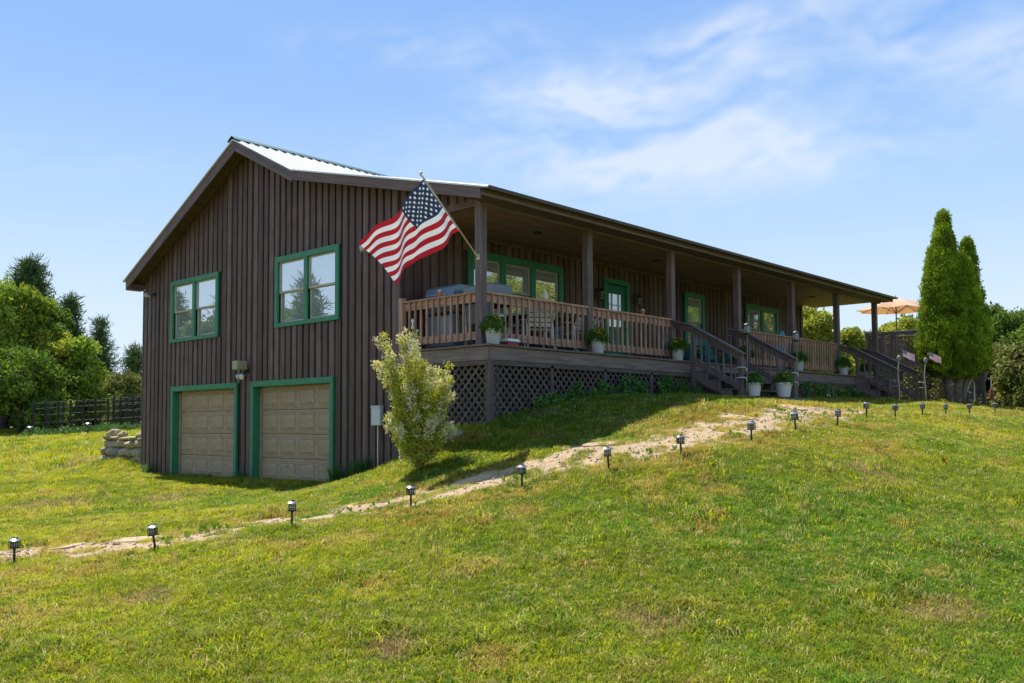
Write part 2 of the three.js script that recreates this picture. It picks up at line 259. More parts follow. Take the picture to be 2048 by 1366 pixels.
function wallShape(outline, holes, depth) {
  const s = new THREE.Shape(outline.map((p) => new THREE.Vector2(...p)));
  for (const [a, b, c, d] of holes) s.holes.push(new THREE.Path([[a, c], [a, d], [b, d], [b, c]].map((p) => new THREE.Vector2(...p))));
  const g = new THREE.ExtrudeGeometry(s, { depth, bevelEnabled: false });
  const uv = g.attributes.uv; for (let i = 0; i < uv.count; i++) uv.setXY(i, uv.getX(i) / 0.5, uv.getY(i) / 2); return g;
}
const inset = (o, k = 0.09) => [o[0] + k, o[1] - k, o[2] + k, o[3] - k];
// gable wall: garage openings reach the ground, so they are notches in the outline
const gOut = [[HW, -2.9], [-8.26, -2.9], [-8.26, -0.43], [-5.49, -0.43], [-5.49, -2.9], [-4.72, -2.9], [-4.72, -0.43], [-2.01, -0.43], [-2.01, -2.9], [0, -2.9], [0, 2.36], [2.06, 2.36], [2.06, roofTop(2.06) - 0.05], [-2.76, 3.72], [-4.96, 4.81], [HW, roofTop(HW) - 0.06]];
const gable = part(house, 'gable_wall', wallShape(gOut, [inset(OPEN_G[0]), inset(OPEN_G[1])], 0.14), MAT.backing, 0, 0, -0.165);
const pw = wallShape([[0.145, -2.9], [-WEND, -2.9], [-WEND, 2.5], [0.145, 2.5]], OPEN_P.map((o) => { const q = inset(o); return [-q[1], -q[0], q[2], q[3]]; }), 0.14);
pw.rotateY(Math.PI / 2);
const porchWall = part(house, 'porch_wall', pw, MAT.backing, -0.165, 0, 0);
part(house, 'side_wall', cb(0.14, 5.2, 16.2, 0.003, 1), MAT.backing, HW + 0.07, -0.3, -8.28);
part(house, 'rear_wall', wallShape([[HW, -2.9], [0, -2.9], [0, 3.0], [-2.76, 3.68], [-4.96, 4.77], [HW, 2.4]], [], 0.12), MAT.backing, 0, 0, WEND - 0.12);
part(house, 'floor', cb(9.6, 0.2, 16.1, 0.003, 1), MAT.interior, -4.98, -0.12, -8.3);
part(house, 'garage_floor', cb(9.6, 0.1, 16.1, 0.003, 1), MAT.interior, -4.98, -2.5, -8.3);
part(house, 'partition', cb(9.5, 2.6, 0.1, 0.003, 1), MAT.interior, -4.98, 1.2, -4.9);
// one wavy-edged sawn board; local x across, y up from 0, z out
function boardGeo(h0, h1, topL, topR, w, th, r) {
  const n = Math.max(4, Math.round((h1 - h0) / 0.45)), T = [], L = [], R = [], wob = r() * 50;
  for (let i = 0; i <= n; i++) {
    const t = i / n, y = lerp(h0, Math.min(topL, topR), t), a = noise2(wob + i * 0.8, 3) * 0.009, b = noise2(wob + 90 + i * 0.8, 7) * 0.009;
    L.push([-w / 2 + a, i === n ? topL : y]); R.push([w / 2 + b, i === n ? topR : y]);
  }
  const c = 0.009;
  for (let i = 0; i < n; i++) {
    const l0 = L[i], l1 = L[i + 1], r0 = R[i], r1 = R[i + 1], q = (p, z, s = 0) => [p[0] + s, p[1], z];
    const quad = (a, b, cc, d) => T.push([a, b, cc], [a, cc, d]);
    quad(q(l0, th, c), q(r0, th, -c), q(r1, th, -c), q(l1, th, c));
    quad(q(l0, 0), q(l0, th - c * 0.6), q(l1, th - c * 0.6), q(l1, 0)); quad(q(r0, th - c * 0.6), q(r0, 0), q(r1, 0), q(r1, th - c * 0.6));
    quad(q(l0, th - c * 0.6), q(l0, th, c), q(l1, th, c), q(l1, th - c * 0.6)); quad(q(r0, th, -c), q(r0, th - c * 0.6), q(r1, th - c * 0.6), q(r1, th, -c));
  }
  T.push([[L[0][0], h0, 0], [R[0][0], h0, 0], [R[0][0], h0, th]], [[L[0][0], h0, 0], [R[0][0], h0, th], [L[0][0], h0, th]]);
  return fromTris(T, 1, [r() * 4, r() * 4]);
}
function runs(lo, hi, holes) { let segs = [[lo, hi]]; for (const [c, d] of holes) segs = segs.flatMap(([a, b]) => (d <= a || c >= b ? [[a, b]] : [[a, c], [d, b]].filter(([p, q]) => q - p > 0.08))); return segs; }
const PITCHB = 0.2108;
for (let k = 0; k < 47; k++) {
  const x = HW + PITCHB * (k + 0.5), w = 0.142 + hrand() * 0.018, holes = OPEN_G.filter((o) => x + w / 2 > o[0] + 0.02 && x - w / 2 < o[1] - 0.02).map((o) => [o[2] + 0.02, o[3] - 0.02]);
  const tl = roofTop(x - w / 2) - 0.13, tr = roofTop(x + w / 2) - 0.13;
  for (const [a, b] of runs(-2.72 + hrand() * 0.05, Math.min(tl, tr), holes)) {
    const top = b >= Math.min(tl, tr) - 1e-6;
    part(gable, 'siding_board', boardGeo(a, b, top ? tl : b, top ? tr : b, w, 0.034 + hrand() * 0.01, hrand), MAT.siding[Math.floor(hrand() * 6)], x + (hrand() - 0.5) * 0.012, 0, -0.025);
  }
}
for (let k = 0; k < 10; k++) { const x = 0.1 + k * 0.2108; part(gable, 'siding_board', boardGeo(2.375, roofTop(x) - 0.13, roofTop(x - 0.07) - 0.13, roofTop(x + 0.07) - 0.13, 0.145, 0.027, hrand), MAT.siding[k % 4], x, 0, -0.025); }
part(gable, 'corner_board', cb(0.1, 5.2, 0.06), MAT.trimWood, -0.02, -0.22, 0.012);
part(gable, 'corner_board', cb(0.05, 4.9, 0.1), MAT.trimWood, HW - 0.012, -0.3, -0.03);
const PWP = 0.2055;
for (let k = 0; k < 79; k++) {
  const z = -0.12 - PWP * (k + 0.5), w = 0.145 + hrand() * 0.015; if (z < WEND) break;
  const holes = OPEN_P.filter((o) => z + w / 2 > o[0] + 0.02 && z - w / 2 < o[1] - 0.02).map((o) => [o[2] + 0.02, o[3] - 0.02]);
  for (const [a, b] of runs(0.01, 2.37, holes)) { const m = part(porchWall, 'siding_board', boardGeo(a, b, b, b, w, 0.026 + hrand() * 0.006, hrand), MAT.siding[Math.floor(hrand() * 6)], -0.025, 0, z); m.rotation.y = Math.PI / 2; }
}
part(porchWall, 'corner_board', cb(0.06, 5.0, 0.12), MAT.trimWood, 0.01, -0.1, WEND + 0.03);
part(porchWall, 'frieze_board', cb(0.03, 0.06, 16.2), MAT.trimWood, 0.026, 2.36, -8.2);

// windows: trim frame, mullion, two sashes a bay, panes, a little curtain behind
function windowUnit(parent, name, o, face, bays, opts = {}) {     // face 'z' or 'x'; o = [lo, hi, bottom, top]
  const [lo, hi, b, t] = o, tw = opts.trim || 0.115, S = face === 'z' ? (u, y, d) => [u, y, d] : (u, y, d) => [d, y, u];
  const B = (w, h, d, c) => face === 'z' ? cb(w, h, d, c, 2) : cb(d, h, w, c, 2);
  const win = holder(parent, name, ...S((lo + hi) / 2, (b + t) / 2, 0));
  const add = (n, w, h, d, m, u, y, dep, c = 0.004) => part(win, n, B(w, h, d, c), m, ...S(u, y, dep));
  const G = opts.green || MAT.green;
  add('trim_head', hi - lo, tw, 0.05, G, (lo + hi) / 2, t - tw / 2, 0.025);
  add('trim_sill', hi - lo, tw * 0.75, 0.055, G, (lo + hi) / 2, b + tw * 0.375, 0.026);
  add('trim_jamb', tw, t - b - tw * 1.75, 0.048, G, lo + tw / 2, (b + t) / 2 - tw * 0.125, 0.024); add('trim_jamb', tw, t - b - tw * 1.75, 0.048, G, hi - tw / 2, (b + t) / 2 - tw * 0.125, 0.024);
  const iw = (hi - lo - 2 * tw - (bays.length - 1) * tw) ; let u = lo + tw; const tot = bays.reduce((s, x) => s + x.w, 0);
  bays.forEach((bay, i) => {
    const w = iw * bay.w / tot, y0 = b + tw * 0.75, y1 = t - tw, uc = u + w / 2, h = y1 - y0, f = 0.035;
    if (i) add('mullion', tw, h, 0.046, G, u - tw / 2, (y0 + y1) / 2, 0.023);
    const frame = (n, a, c, dep) => { const s = add(n, w - 0.01, f, 0.03, MAT.sash, uc, c - f / 2, dep, 0.003); part(s, 'rail', B(w - 0.01, f * 1.2, 0.03, 0.003), MAT.sash, ...S(uc, a + f * 0.6, dep)); for (const q of [-1, 1]) part(s, 'stile', B(f, c - a - f * 2.2, 0.03, 0.003), MAT.sash, ...S(uc + q * (w / 2 - f / 2 - 0.005), (a + c) / 2 + f * 0.1, dep)); };
    if (bay.fixed) { frame('sash', y0, y1, -0.02); add('pane', w - 2 * f, h - 2 * f, 0.006, bay.glass || MAT.glass, uc, (y0 + y1) / 2, -0.022, 0.001); }
    else {
      const ym = lerp(y0, y1, 0.5);
      frame('upper_sash', ym - 0.015, y1, -0.012); frame('lower_sash', y0, ym + 0.015, -0.045);
      add('pane', w - 2 * f, y1 - ym - f * 1.6, 0.006, bay.glass || MAT.glass, uc, (ym + y1) / 2 - 0.005, -0.014, 0.001); add('pane', w - 2 * f, ym - y0 - f * 1.6, 0.006, bay.glass || MAT.glass, uc, (ym + y0) / 2 + 0.005, -0.047, 0.001);
    }
    if (bay.sky_glare_panel) add('sky_glare_panel', w - 0.04, h * bay.sky_glare_panel, 0.012, MAT.white, uc, y1 - h * bay.sky_glare_panel / 2, -0.034, 0.002);  // opaque white panel added behind the pane, standing for bright sky reflected in it
    if (bay.curtain) {           // pleated cloth
      const n = 40, cw = w * bay.curtain[1], g = new THREE.PlaneGeometry(cw, h - 0.03, n, 1), p = g.attributes.position; for (let q = 0; q < p.count; q++) p.setZ(q, Math.sin(p.getX(q) / cw * 38) * 0.02); g.computeVertexNormals(); if (face === 'x') g.rotateY(Math.PI / 2);
      part(win, 'curtain', g, MAT.curtain, ...S(u + w * bay.curtain[0], (y0 + y1) / 2, -0.13));
    }
    u += w + tw;
  });
  return win;
}
windowUnit(house, 'window', OPEN_G[0], 'z', [{ w: 1, curtain: [0.12, 0.2] }, { w: 1, curtain: [0.12, 0.2] }]);
windowUnit(house, 'window', OPEN_G[1], 'z', [{ w: 1, curtain: [0.12, 0.2] }, { w: 1, curtain: [0.14, 0.22] }]);
windowUnit(house, 'window', OPEN_P[0], 'x', [{ w: 1, fixed: true, glass: MAT.glassDark }, { w: 1, glass: MAT.glassDark, curtain: [0.5, 0.42] }, { w: 1, glass: MAT.glassDark, curtain: [0.75, 0.3] }], { trim: 0.14 });
windowUnit(house, 'window', OPEN_P[2], 'x', [{ w: 1, glass: MAT.glassDark, curtain: [0.3, 0.25] }], { trim: 0.13 });
windowUnit(house, 'window', OPEN_P[3], 'x', [{ w: 1, fixed: true, glass: MAT.glassDark, sky_glare_panel: 0.97 }, { w: 1, fixed: true, glass: MAT.glassDark }], { trim: 0.14 });
// entry door
{
  const d = holder(house, 'entry_door', 0, 1, -6.555);
  for (const z of [-7.05 + 0.055, -6.06 - 0.055]) part(d, 'trim_jamb', cb(0.05, 1.95, 0.11), MAT.green, 0.025, 0.98, z);
  part(d, 'trim_head', cb(0.055, 0.12, 0.99), MAT.green, 0.027, 2.01, -6.555);
  const z0 = -6.945, z1 = -6.165, zc = -6.555;
  part(d, 'lower_panel', cb(0.045, 0.95, 0.78), MAT.greenDoor, -0.03, 0.49, zc);
  part(d, 'top_rail', cb(0.045, 0.2, 0.78), MAT.greenDoor, -0.03, 1.84, zc);
  for (const z of [z0 + 0.065, z1 - 0.065]) part(d, 'stile', cb(0.045, 0.775, 0.13), MAT.greenDoor, -0.03, 1.3525, z);
  part(d, 'pane', cb(0.006, 0.775, 0.52, 0.001), MAT.glassDark, -0.035, 1.3525, zc);
  for (const y of [1.22, 1.48]) part(d, 'muntin', cb(0.02, 0.02, 0.52, 0.002), MAT.white, -0.022, y, zc);
  for (const z of [zc - 0.13, zc + 0.13]) part(d, 'muntin', cb(0.022, 0.775, 0.02, 0.002), MAT.white, -0.021, 1.3525, z);
  part(d, 'handle', new THREE.SphereGeometry(0.032, 12, 8), MAT.steel, 0.03, 0.98, z0 + 0.07);
}
// garage doors: four hinged sections of four raised panels
for (const [x0, x1] of [[-8.37, -5.38], [-4.83, -1.9]]) {
  const d = holder(house, 'garage_door', (x0 + x1) / 2, -1.4, -0.1), xc = (x0 + x1) / 2, tw = 0.115, a = x0 + tw, b = x1 - tw;
  part(d, 'trim_head', cb(x1 - x0, 0.12, 0.06), MAT.green, xc, -0.393, 0.03);
  for (const [x, s] of [[x0 + tw / 2, 1], [x1 - tw / 2, -1]]) { part(d, 'trim_jamb', cb(tw, 2.2, 0.056), MAT.green, x, -1.555, 0.028); part(d, 'side_jamb', cb(0.03, 2.2, 0.2, 0.003), MAT.green, x + s * (tw / 2 - 0.012), -1.56, -0.1); }
  part(d, 'head_jamb', cb(b - a + 0.02, 0.03, 0.2, 0.003), MAT.green, xc, -0.445, -0.1);
  for (const [x, s] of [[a + 0.035, 1], [b - 0.035, -1]]) part(d, 'weather_strip', cb(0.05, 2.14, 0.03, 0.003), MAT.garage, x - s * 0.0, -1.56, -0.125);
  const H = 0.505, W = b - a - 0.05, bot = -2.46;
  for (let r = 0; r < 4; r++) {
    const y = bot + H * (r + 0.5);
    part(d, 'section', cb(W, H - 0.006, 0.04, 0.008), MAT.garage, xc, y, -0.165);
    for (const q of [-0.5, 0.5]) part(d, 'edge_rib', cb(W - 0.02, 0.016, 0.012, 0.004, 1), MAT.garage, xc, y + q * (H - 0.1), -0.142);
    for (let c = 0; c < 4; c++) {
      const px = xc - W / 2 + W * (c + 0.5) / 4, pwid = W / 4 - 0.13, ph = H - 0.17, T = [], o = [[-pwid / 2, -ph / 2], [pwid / 2, -ph / 2], [pwid / 2, ph / 2], [-pwid / 2, ph / 2]], rings = [[0, 0], [0.008, 0.012], [0.016, 0.012], [0.024, 0.002], [0.055, 0.014]];
      for (let k = 0; k < rings.length - 1; k++) for (let e = 0; e < 4; e++) {
        const f = (p, [i, z]) => [p[0] - Math.sign(p[0]) * i, p[1] - Math.sign(p[1]) * i, z], A = o[e], Bq = o[(e + 1) % 4];
        T.push([f(A, rings[k]), f(Bq, rings[k]), f(Bq, rings[k + 1])], [f(A, rings[k]), f(Bq, rings[k + 1]), f(A, rings[k + 1])]);
      }
      const f = (p) => [p[0] - Math.sign(p[0]) * 0.055, p[1] - Math.sign(p[1]) * 0.055, 0.014]; T.push([f(o[0]), f(o[1]), f(o[2])], [f(o[0]), f(o[2]), f(o[3])]);
      const key = 'gp' + W.toFixed(3); if (!boxCache.has(key)) boxCache.set(key, fromTris(T, 0));
      part(d, 'panel', boxCache.get(key), MAT.garage, px, y, -0.1445);
    }
  }
  part(d, 'bottom_seal', cb(W, 0.05, 0.03, 0.006), MAT.blackRough, xc, bot - 0.02, -0.16);
  if (x0 > -6) part(d, 'pull_handle', mergeGeometries([moved(cyl(0.006, 0.006, 0.1, 8), 0, 0, 0.03, 0, 0, Math.PI / 2), moved(cb(0.14, 0.03, 0.008, 0.002, 1), 0, 0, 0.004)]), MAT.steel, xc - 0.35, bot + H * 0.72, -0.125);
}
// roof: sheet metal in three planes with raised ribs
{
  const prof = [[-10.17, 2.37], [-4.96, 4.87], [-2.76, 3.778], [2.61, 2.455]], L = OV - REND;
  const planes = [];
  for (let k = 0; k < 3; k++) {
    const [a, b] = [prof[k], prof[k + 1]], th = 0.025, nx = -(b[1] - a[1]), ny = b[0] - a[0], q = Math.hypot(nx, ny), dx = nx / q * th, dy = ny / q * th;
    const s = new THREE.Shape([[a[0], a[1]], [b[0], b[1]], [b[0] - dx, b[1] - dy], [a[0] - dx, a[1] - dy]].map((p) => new THREE.Vector2(...p)));
    const m = part(house, 'roof_plane', new THREE.ExtrudeGeometry(s, { depth: L + 0.03, bevelEnabled: false }), MAT.metal, 0, 0, REND); planes.push(m);
    if (k) {
      const len = Math.hypot(b[0] - a[0], b[1] - a[1]) - 0.01, sh = new THREE.Shape([[-0.032, 0], [-0.014, 0.025], [0.014, 0.025], [0.032, 0]].map((p) => new THREE.Vector2(...p)));
      const rg = new THREE.ExtrudeGeometry(sh, { depth: len, bevelEnabled: false }); rg.rotateY(Math.PI / 2); rg.rotateZ(Math.atan2(b[1] - a[1], b[0] - a[0]));
      for (let z = OV - 0.08; z > REND; z -= 0.2286) part(m, 'rib', rg, [MAT.metalEdge, MAT.metal], a[0] + (b[0] - a[0]) / len * 0.005, a[1] + 0.0005, z);  // rib end caps coloured dark to stand for their shaded faces
    }
    // boards under the sheet, so that the eaves have body
    const s2 = new THREE.Shape([[a[0] + (k ? 0 : 0.1), a[1] - 0.03 + (k ? 0 : 0.048)], [b[0] - (k === 2 ? 0.13 : 0), b[1] - 0.03 + (k === 2 ? 0.032 : 0)], [b[0] - (k === 2 ? 0.13 : 0), b[1] - 0.09 + (k === 2 ? 0.03 : 0)], [a[0] + (k ? 0 : 0.1), a[1] - 0.09 + (k ? 0 : 0.048)]].map((p) => new THREE.Vector2(...p)));
    part(house, 'roof_deck', new THREE.ExtrudeGeometry(s2, { depth: L - 0.04, bevelEnabled: false }), MAT.soffit, 0, 0, REND + 0.03);
  }
  const rs = new THREE.Shape([[-0.17, -0.062], [0, 0.038], [0.17, -0.066], [0.17, -0.078], [0, 0.022], [-0.17, -0.074]].map((p) => new THREE.Vector2(...p)));
  part(house, 'ridge_cap', new THREE.ExtrudeGeometry(rs, { depth: L + 0.08, bevelEnabled: false }), MAT.ridge, -4.96, 4.895, REND - 0.02);
  // rake boards
  const rake = (a, b, h, m = MAT.trimWood) => { const s = new THREE.Shape([[a[0], a[1] - 0.027], [b[0], b[1] - 0.027], [b[0], b[1] - h], [a[0], a[1] - h]].map((p) => new THREE.Vector2(...p))); const g = new THREE.ExtrudeGeometry(s, { depth: 0.035, bevelEnabled: true, bevelSize: 0.003, bevelThickness: 0.003, bevelSegments: 1 }); const uv = g.attributes.uv, ang = Math.atan2(b[1] - a[1], b[0] - a[0]); for (let i = 0; i < uv.count; i++) { const x = uv.getX(i), y = uv.getY(i); uv.setXY(i, (-x * Math.sin(ang) + y * Math.cos(ang)) / 0.5, (x * Math.cos(ang) + y * Math.sin(ang)) / 2); } return g; };
  part(house, 'rake_board', rake([-10.06, roofTop(-10.06)], [-4.965, 4.868], 0.27), MAT.trimWood, 0, 0, OV - 0.045);
  part(house, 'rake_board', rake([-4.955, 4.868], [-2.765, roofTop(-2.765)], 0.245), MAT.trimWood, 0, 0, OV - 0.044);
  part(house, 'rake_board', rake([-2.755, roofTop(-2.755)], [2.43, roofTop(2.43)], 0.2), MAT.trimWood, 0, 0, OV - 0.045);
  // inner trim strips under the left rake
  for (const [z, h] of [[0.26, 0.115], [0.09, 0.13]]) part(house, 'soffit_strip', rake([-10.0, roofTop(-10.0)], [-5.05, roofTop(-5.05)], h), MAT.soffit, 0, 0, z);
  part(house, 'eave_box', cb(0.24, 0.16, OV - 0.06), MAT.trimWood, -10.04, 2.23, (OV - 0.06) / 2);
  part(house, 'fascia', cb(0.035, 0.16, L - 0.05), MAT.trimWood, -10.08, 2.3, (OV + REND) / 2);
  part(house, 'fascia', cb(0.035, 0.135, L - 0.02), MAT.deckFascia, 2.455, 2.418, (OV + REND) / 2);
  part(house, 'drip_edge', cb(0.12, 0.006, L), MAT.metalEdge, 2.545, 2.44, (OV + REND) / 2); part(house, 'eave_cover_strip', cb(0.012, 0.045, L + 0.02), MAT.metalEdge, 2.622, 2.452, (OV + REND) / 2);  // second strip is added, dark, to cover the sunlit rib sides at the eave
  // porch ceiling boards and eave soffit
  for (let k = 0; k < 20; k++) part(house, 'ceiling_board', cb(0.098, 0.018, -REND - 0.02, 0.005), MAT.ceil, 0.05 + k * 0.1 - 0.0, 2.405 + (k % 3) * 0.0006, (REND - 0.0) / 2 + 0.01);
  for (let k = 0; k < 3; k++) part(house, 'soffit_board', cb(0.108, 0.018, L - 0.08, 0.004), MAT.soffit, 2.145 + k * 0.11, 2.368 + k * 0.001, (OV + REND) / 2);
  part(house, 'porch_beam', cb(0.14, 0.125, -REND + 0.12), MAT.deckFascia, PX + 0.0, 2.4, REND / 2 + 0.02);
  part(house, 'porch_end_beam', cb(1.9, 0.12, 0.1), MAT.trimWood, 0.99, 2.398, -0.06);
  for (const [x, z] of [[1.1, -2.5], [1.1, -6.6], [1.1, -10.5], [1.1, -14.8]]) part(house, 'recessed_light', mergeGeometries([moved(new THREE.TorusGeometry(0.085, 0.008, 8, 24), 0, 0, 0, Math.PI / 2), moved(cyl(0.075, 0.075, 0.006, 20), 0, 0.002, 0)].map((g) => g.index ? g.toNonIndexed() : g)), MAT.blackRough, x, 2.392, z);
}
POSTS.forEach((z) => part(house, 'porch_post', cb(0.14, 2.34, 0.14, 0.006), MAT.post, PX, 1.17, z));
// deck
for (let k = 0; k < 17; k++) part(house, 'deck_board', cb(0.142, 0.032, DZ0 + 17.6, 0.004), MAT.deck, 0.075 + k * 0.148 + 0.015, -0.017 + (k % 2) * 0.0004, (DZ0 - 17.6) / 2);
part(house, 'deck_nosing', cb(0.045, 0.034, DZ0 + 17.62, 0.006), MAT.deck, DKX + 0.025, -0.016, (DZ0 - 17.6) / 2);
part(house, 'deck_nosing', cb(2.56, 0.034, 0.05, 0.006), MAT.deck, 1.275, -0.015, DZ0 + 0.03);
part(house, 'deck_skirt', cb(0.04, 0.215, DZ0 + 17.55), MAT.deckFascia, DKX - 0.012, -0.145, (DZ0 - 17.55) / 2);
part(house, 'deck_skirt', cb(2.5, 0.215, 0.04), MAT.deckFascia, 1.24, -0.145, DZ0 + 0.004);
part(house, 'skirt_rail', cb(0.03, 0.075, DZ0 + 17.5), MAT.lattice, DKX - 0.016, -0.292, (DZ0 - 17.5) / 2);
part(house, 'skirt_rail', cb(2.46, 0.075, 0.03), MAT.lattice, 1.24, -0.292, DZ0 - 0.002);
// lattice skirts: crossing slats behind battens
const LAT = { n: 0 };
function lattice(face, lo, hi, fixed, far) {      // face 'x': runs along z at x = fixed; 'z': runs along x at z = fixed
  const S = face === 'x' ? (u, y, d) => [fixed + d, y, u] : (u, y, d) => [u, y, fixed + d], gy = (u) => (face === 'x' ? ground(fixed, u) : ground(u, fixed)) - 0.12, top = -0.3;
  const panel = holder(house, 'lattice_panel', ...S((lo + hi) / 2, -0.6, 0)), geos = [];
  for (const dir of [-1, 1]) for (let s = Math.floor((lo - 2.5) / 0.152); s <= Math.ceil((hi + 2.5) / 0.152); s++) {
    const c = s * 0.152 + (dir > 0 ? 0.05 : 0);     // where the slat meets the top
    let t0 = 0, t1 = 0; const at = (t) => [c + dir * t, top - t];
    while (t0 < 2.6 && (at(t0)[0] < lo || at(t0)[0] > hi)) t0 += 0.02; if (t0 >= 2.6) continue;
    t1 = t0; while (t1 < 2.6 && at(t1)[0] >= lo && at(t1)[0] <= hi && at(t1)[1] > gy(at(t1)[0])) t1 += 0.02;
    if (t1 - t0 < 0.08) continue;
    const A = at(t0), B = at(t1), L = Math.round((t1 - t0) * Math.SQRT2 * 20) / 20, d = dir > 0 ? -0.012 : -0.003, mid = [(A[0] + B[0]) / 2, (A[1] + B[1]) / 2];
    const g = face === 'x' ? cb(0.008, L, 0.036, 0.002, 3) : cb(0.036, L, 0.008, 0.002, 3), rot = face === 'x' ? [-dir * Math.PI / 4 * -1, 0, 0] : [0, 0, dir * Math.PI / 4];
    if (face === 'x') rot[0] = -dir * Math.PI / 4;
    if (far) { geos.push(moved(g, ...S(mid[0], mid[1], d), ...rot)); continue; }
    const m = part(panel, 'slat', g, MAT.lattice, ...S(mid[0], mid[1], d)); m.rotation.set(...rot); LAT.n++;
  }
  if (geos.length) { const m = part(panel, 'slats', mergeGeometries(geos), MAT.lattice); const b = basePos.get(panel); m.position.set(-b[0], -b[1], -b[2]); m.userData.kind = 'stuff'; }
  for (let u = lo; u <= hi + 0.01; u += (hi - lo) / Math.max(1, Math.round((hi - lo) / 1.4))) { const g = gy(clamp(u, lo, hi)), h = top - g + 0.05; part(panel, 'batten', face === 'x' ? cb(0.026, h, 0.075) : cb(0.075, h, 0.026), MAT.lattice, ...S(clamp(u, lo + 0.03, hi - 0.03), top - h / 2 + 0.02, 0.016)); }
}
lattice('x', -5.75, DZ0 - 0.03, DKX - 0.03, false);
lattice('z', 0.02, DKX - 0.03, DZ0 - 0.03, false);
lattice('x', -8.0, -5.8, DKX - 0.03, true);
lattice('x', -14.3, -8.05, DKX - 0.03, true);
lattice('x', -17.4, -14.4, DKX - 0.03, true);
MAT.block = std([0.3, 0.29, 0.27], 0.95, { map: speckTex, bumpMap: fineBump, bumpScale: 0.004 });
part(house, 'foundation_wall', cb(0.1, 2.6, 17.3, 0.003, 1), MAT.block, 0.06, -1.4, -8.7);
for (let k = 0; k < 7; k++) part(house, 'deck_pier', cb(0.14, 2.4, 0.14), MAT.lattice, 2.3, -1.25, POSTS[k]);
part(house, 'deck_corner_post', cb(0.09, 1.6, 0.09), MAT.lattice, DKX - 0.04, -1.03, DZ0 - 0.04);
// railings
function railing(u0, u1, face, fixed, n, mat) {
  const S = face === 'x' ? (u, y, d) => [fixed + d, y, u] : (u, y, d) => [u, y, fixed + d], B = face === 'x' ? (w, h, d, c) => cb(d, h, w, c) : (w, h, d, c) => cb(w, h, d, c), L = Math.abs(u1 - u0), uc = (u0 + u1) / 2;
  const r = holder(house, 'porch_railing', ...S(uc, 0.5, 0));
  part(r, 'top_rail', B(L, 0.036, 0.1, 0.006), mat, ...S(uc, 0.894, 0.0)); part(r, 'upper_rail', B(L, 0.135, 0.036), mat, ...S(uc, 0.808, -0.012)); part(r, 'lower_rail', B(L, 0.135, 0.036), mat, ...S(uc, 0.185, -0.012));
  for (let k = 1; k <= n; k++) { const m = part(r, 'baluster', cb(0.036, 0.75, 0.036, 0.004), mat, ...S(lerp(u0, u1, k / (n + 1)), 0.5, 0.025)); m.rotation.y = (hrand() - 0.5) * 0.06; }
}
const pz = (k) => POSTS[k];
railing(pz(0) - 0.07, pz(1) + 0.07, 'x', PX + 0.02, 17, MAT.rail); railing(pz(1) - 0.07, pz(2) + 0.07, 'x', PX + 0.02, 16, MAT.rail);
railing(pz(3) - 0.07, pz(4) + 0.07, 'x', PX + 0.02, 17, MAT.rail); railing(pz(4) - 0.07, pz(5) + 0.07, 'x', PX + 0.02, 17, MAT.rail);
railing(0.14, PX - 0.07, 'z', 0.0, 11, MAT.rail);
part(house, 'rail_post', cb(0.1, 1.0, 0.1), MAT.rail, 0.09, 0.47, 0.02);
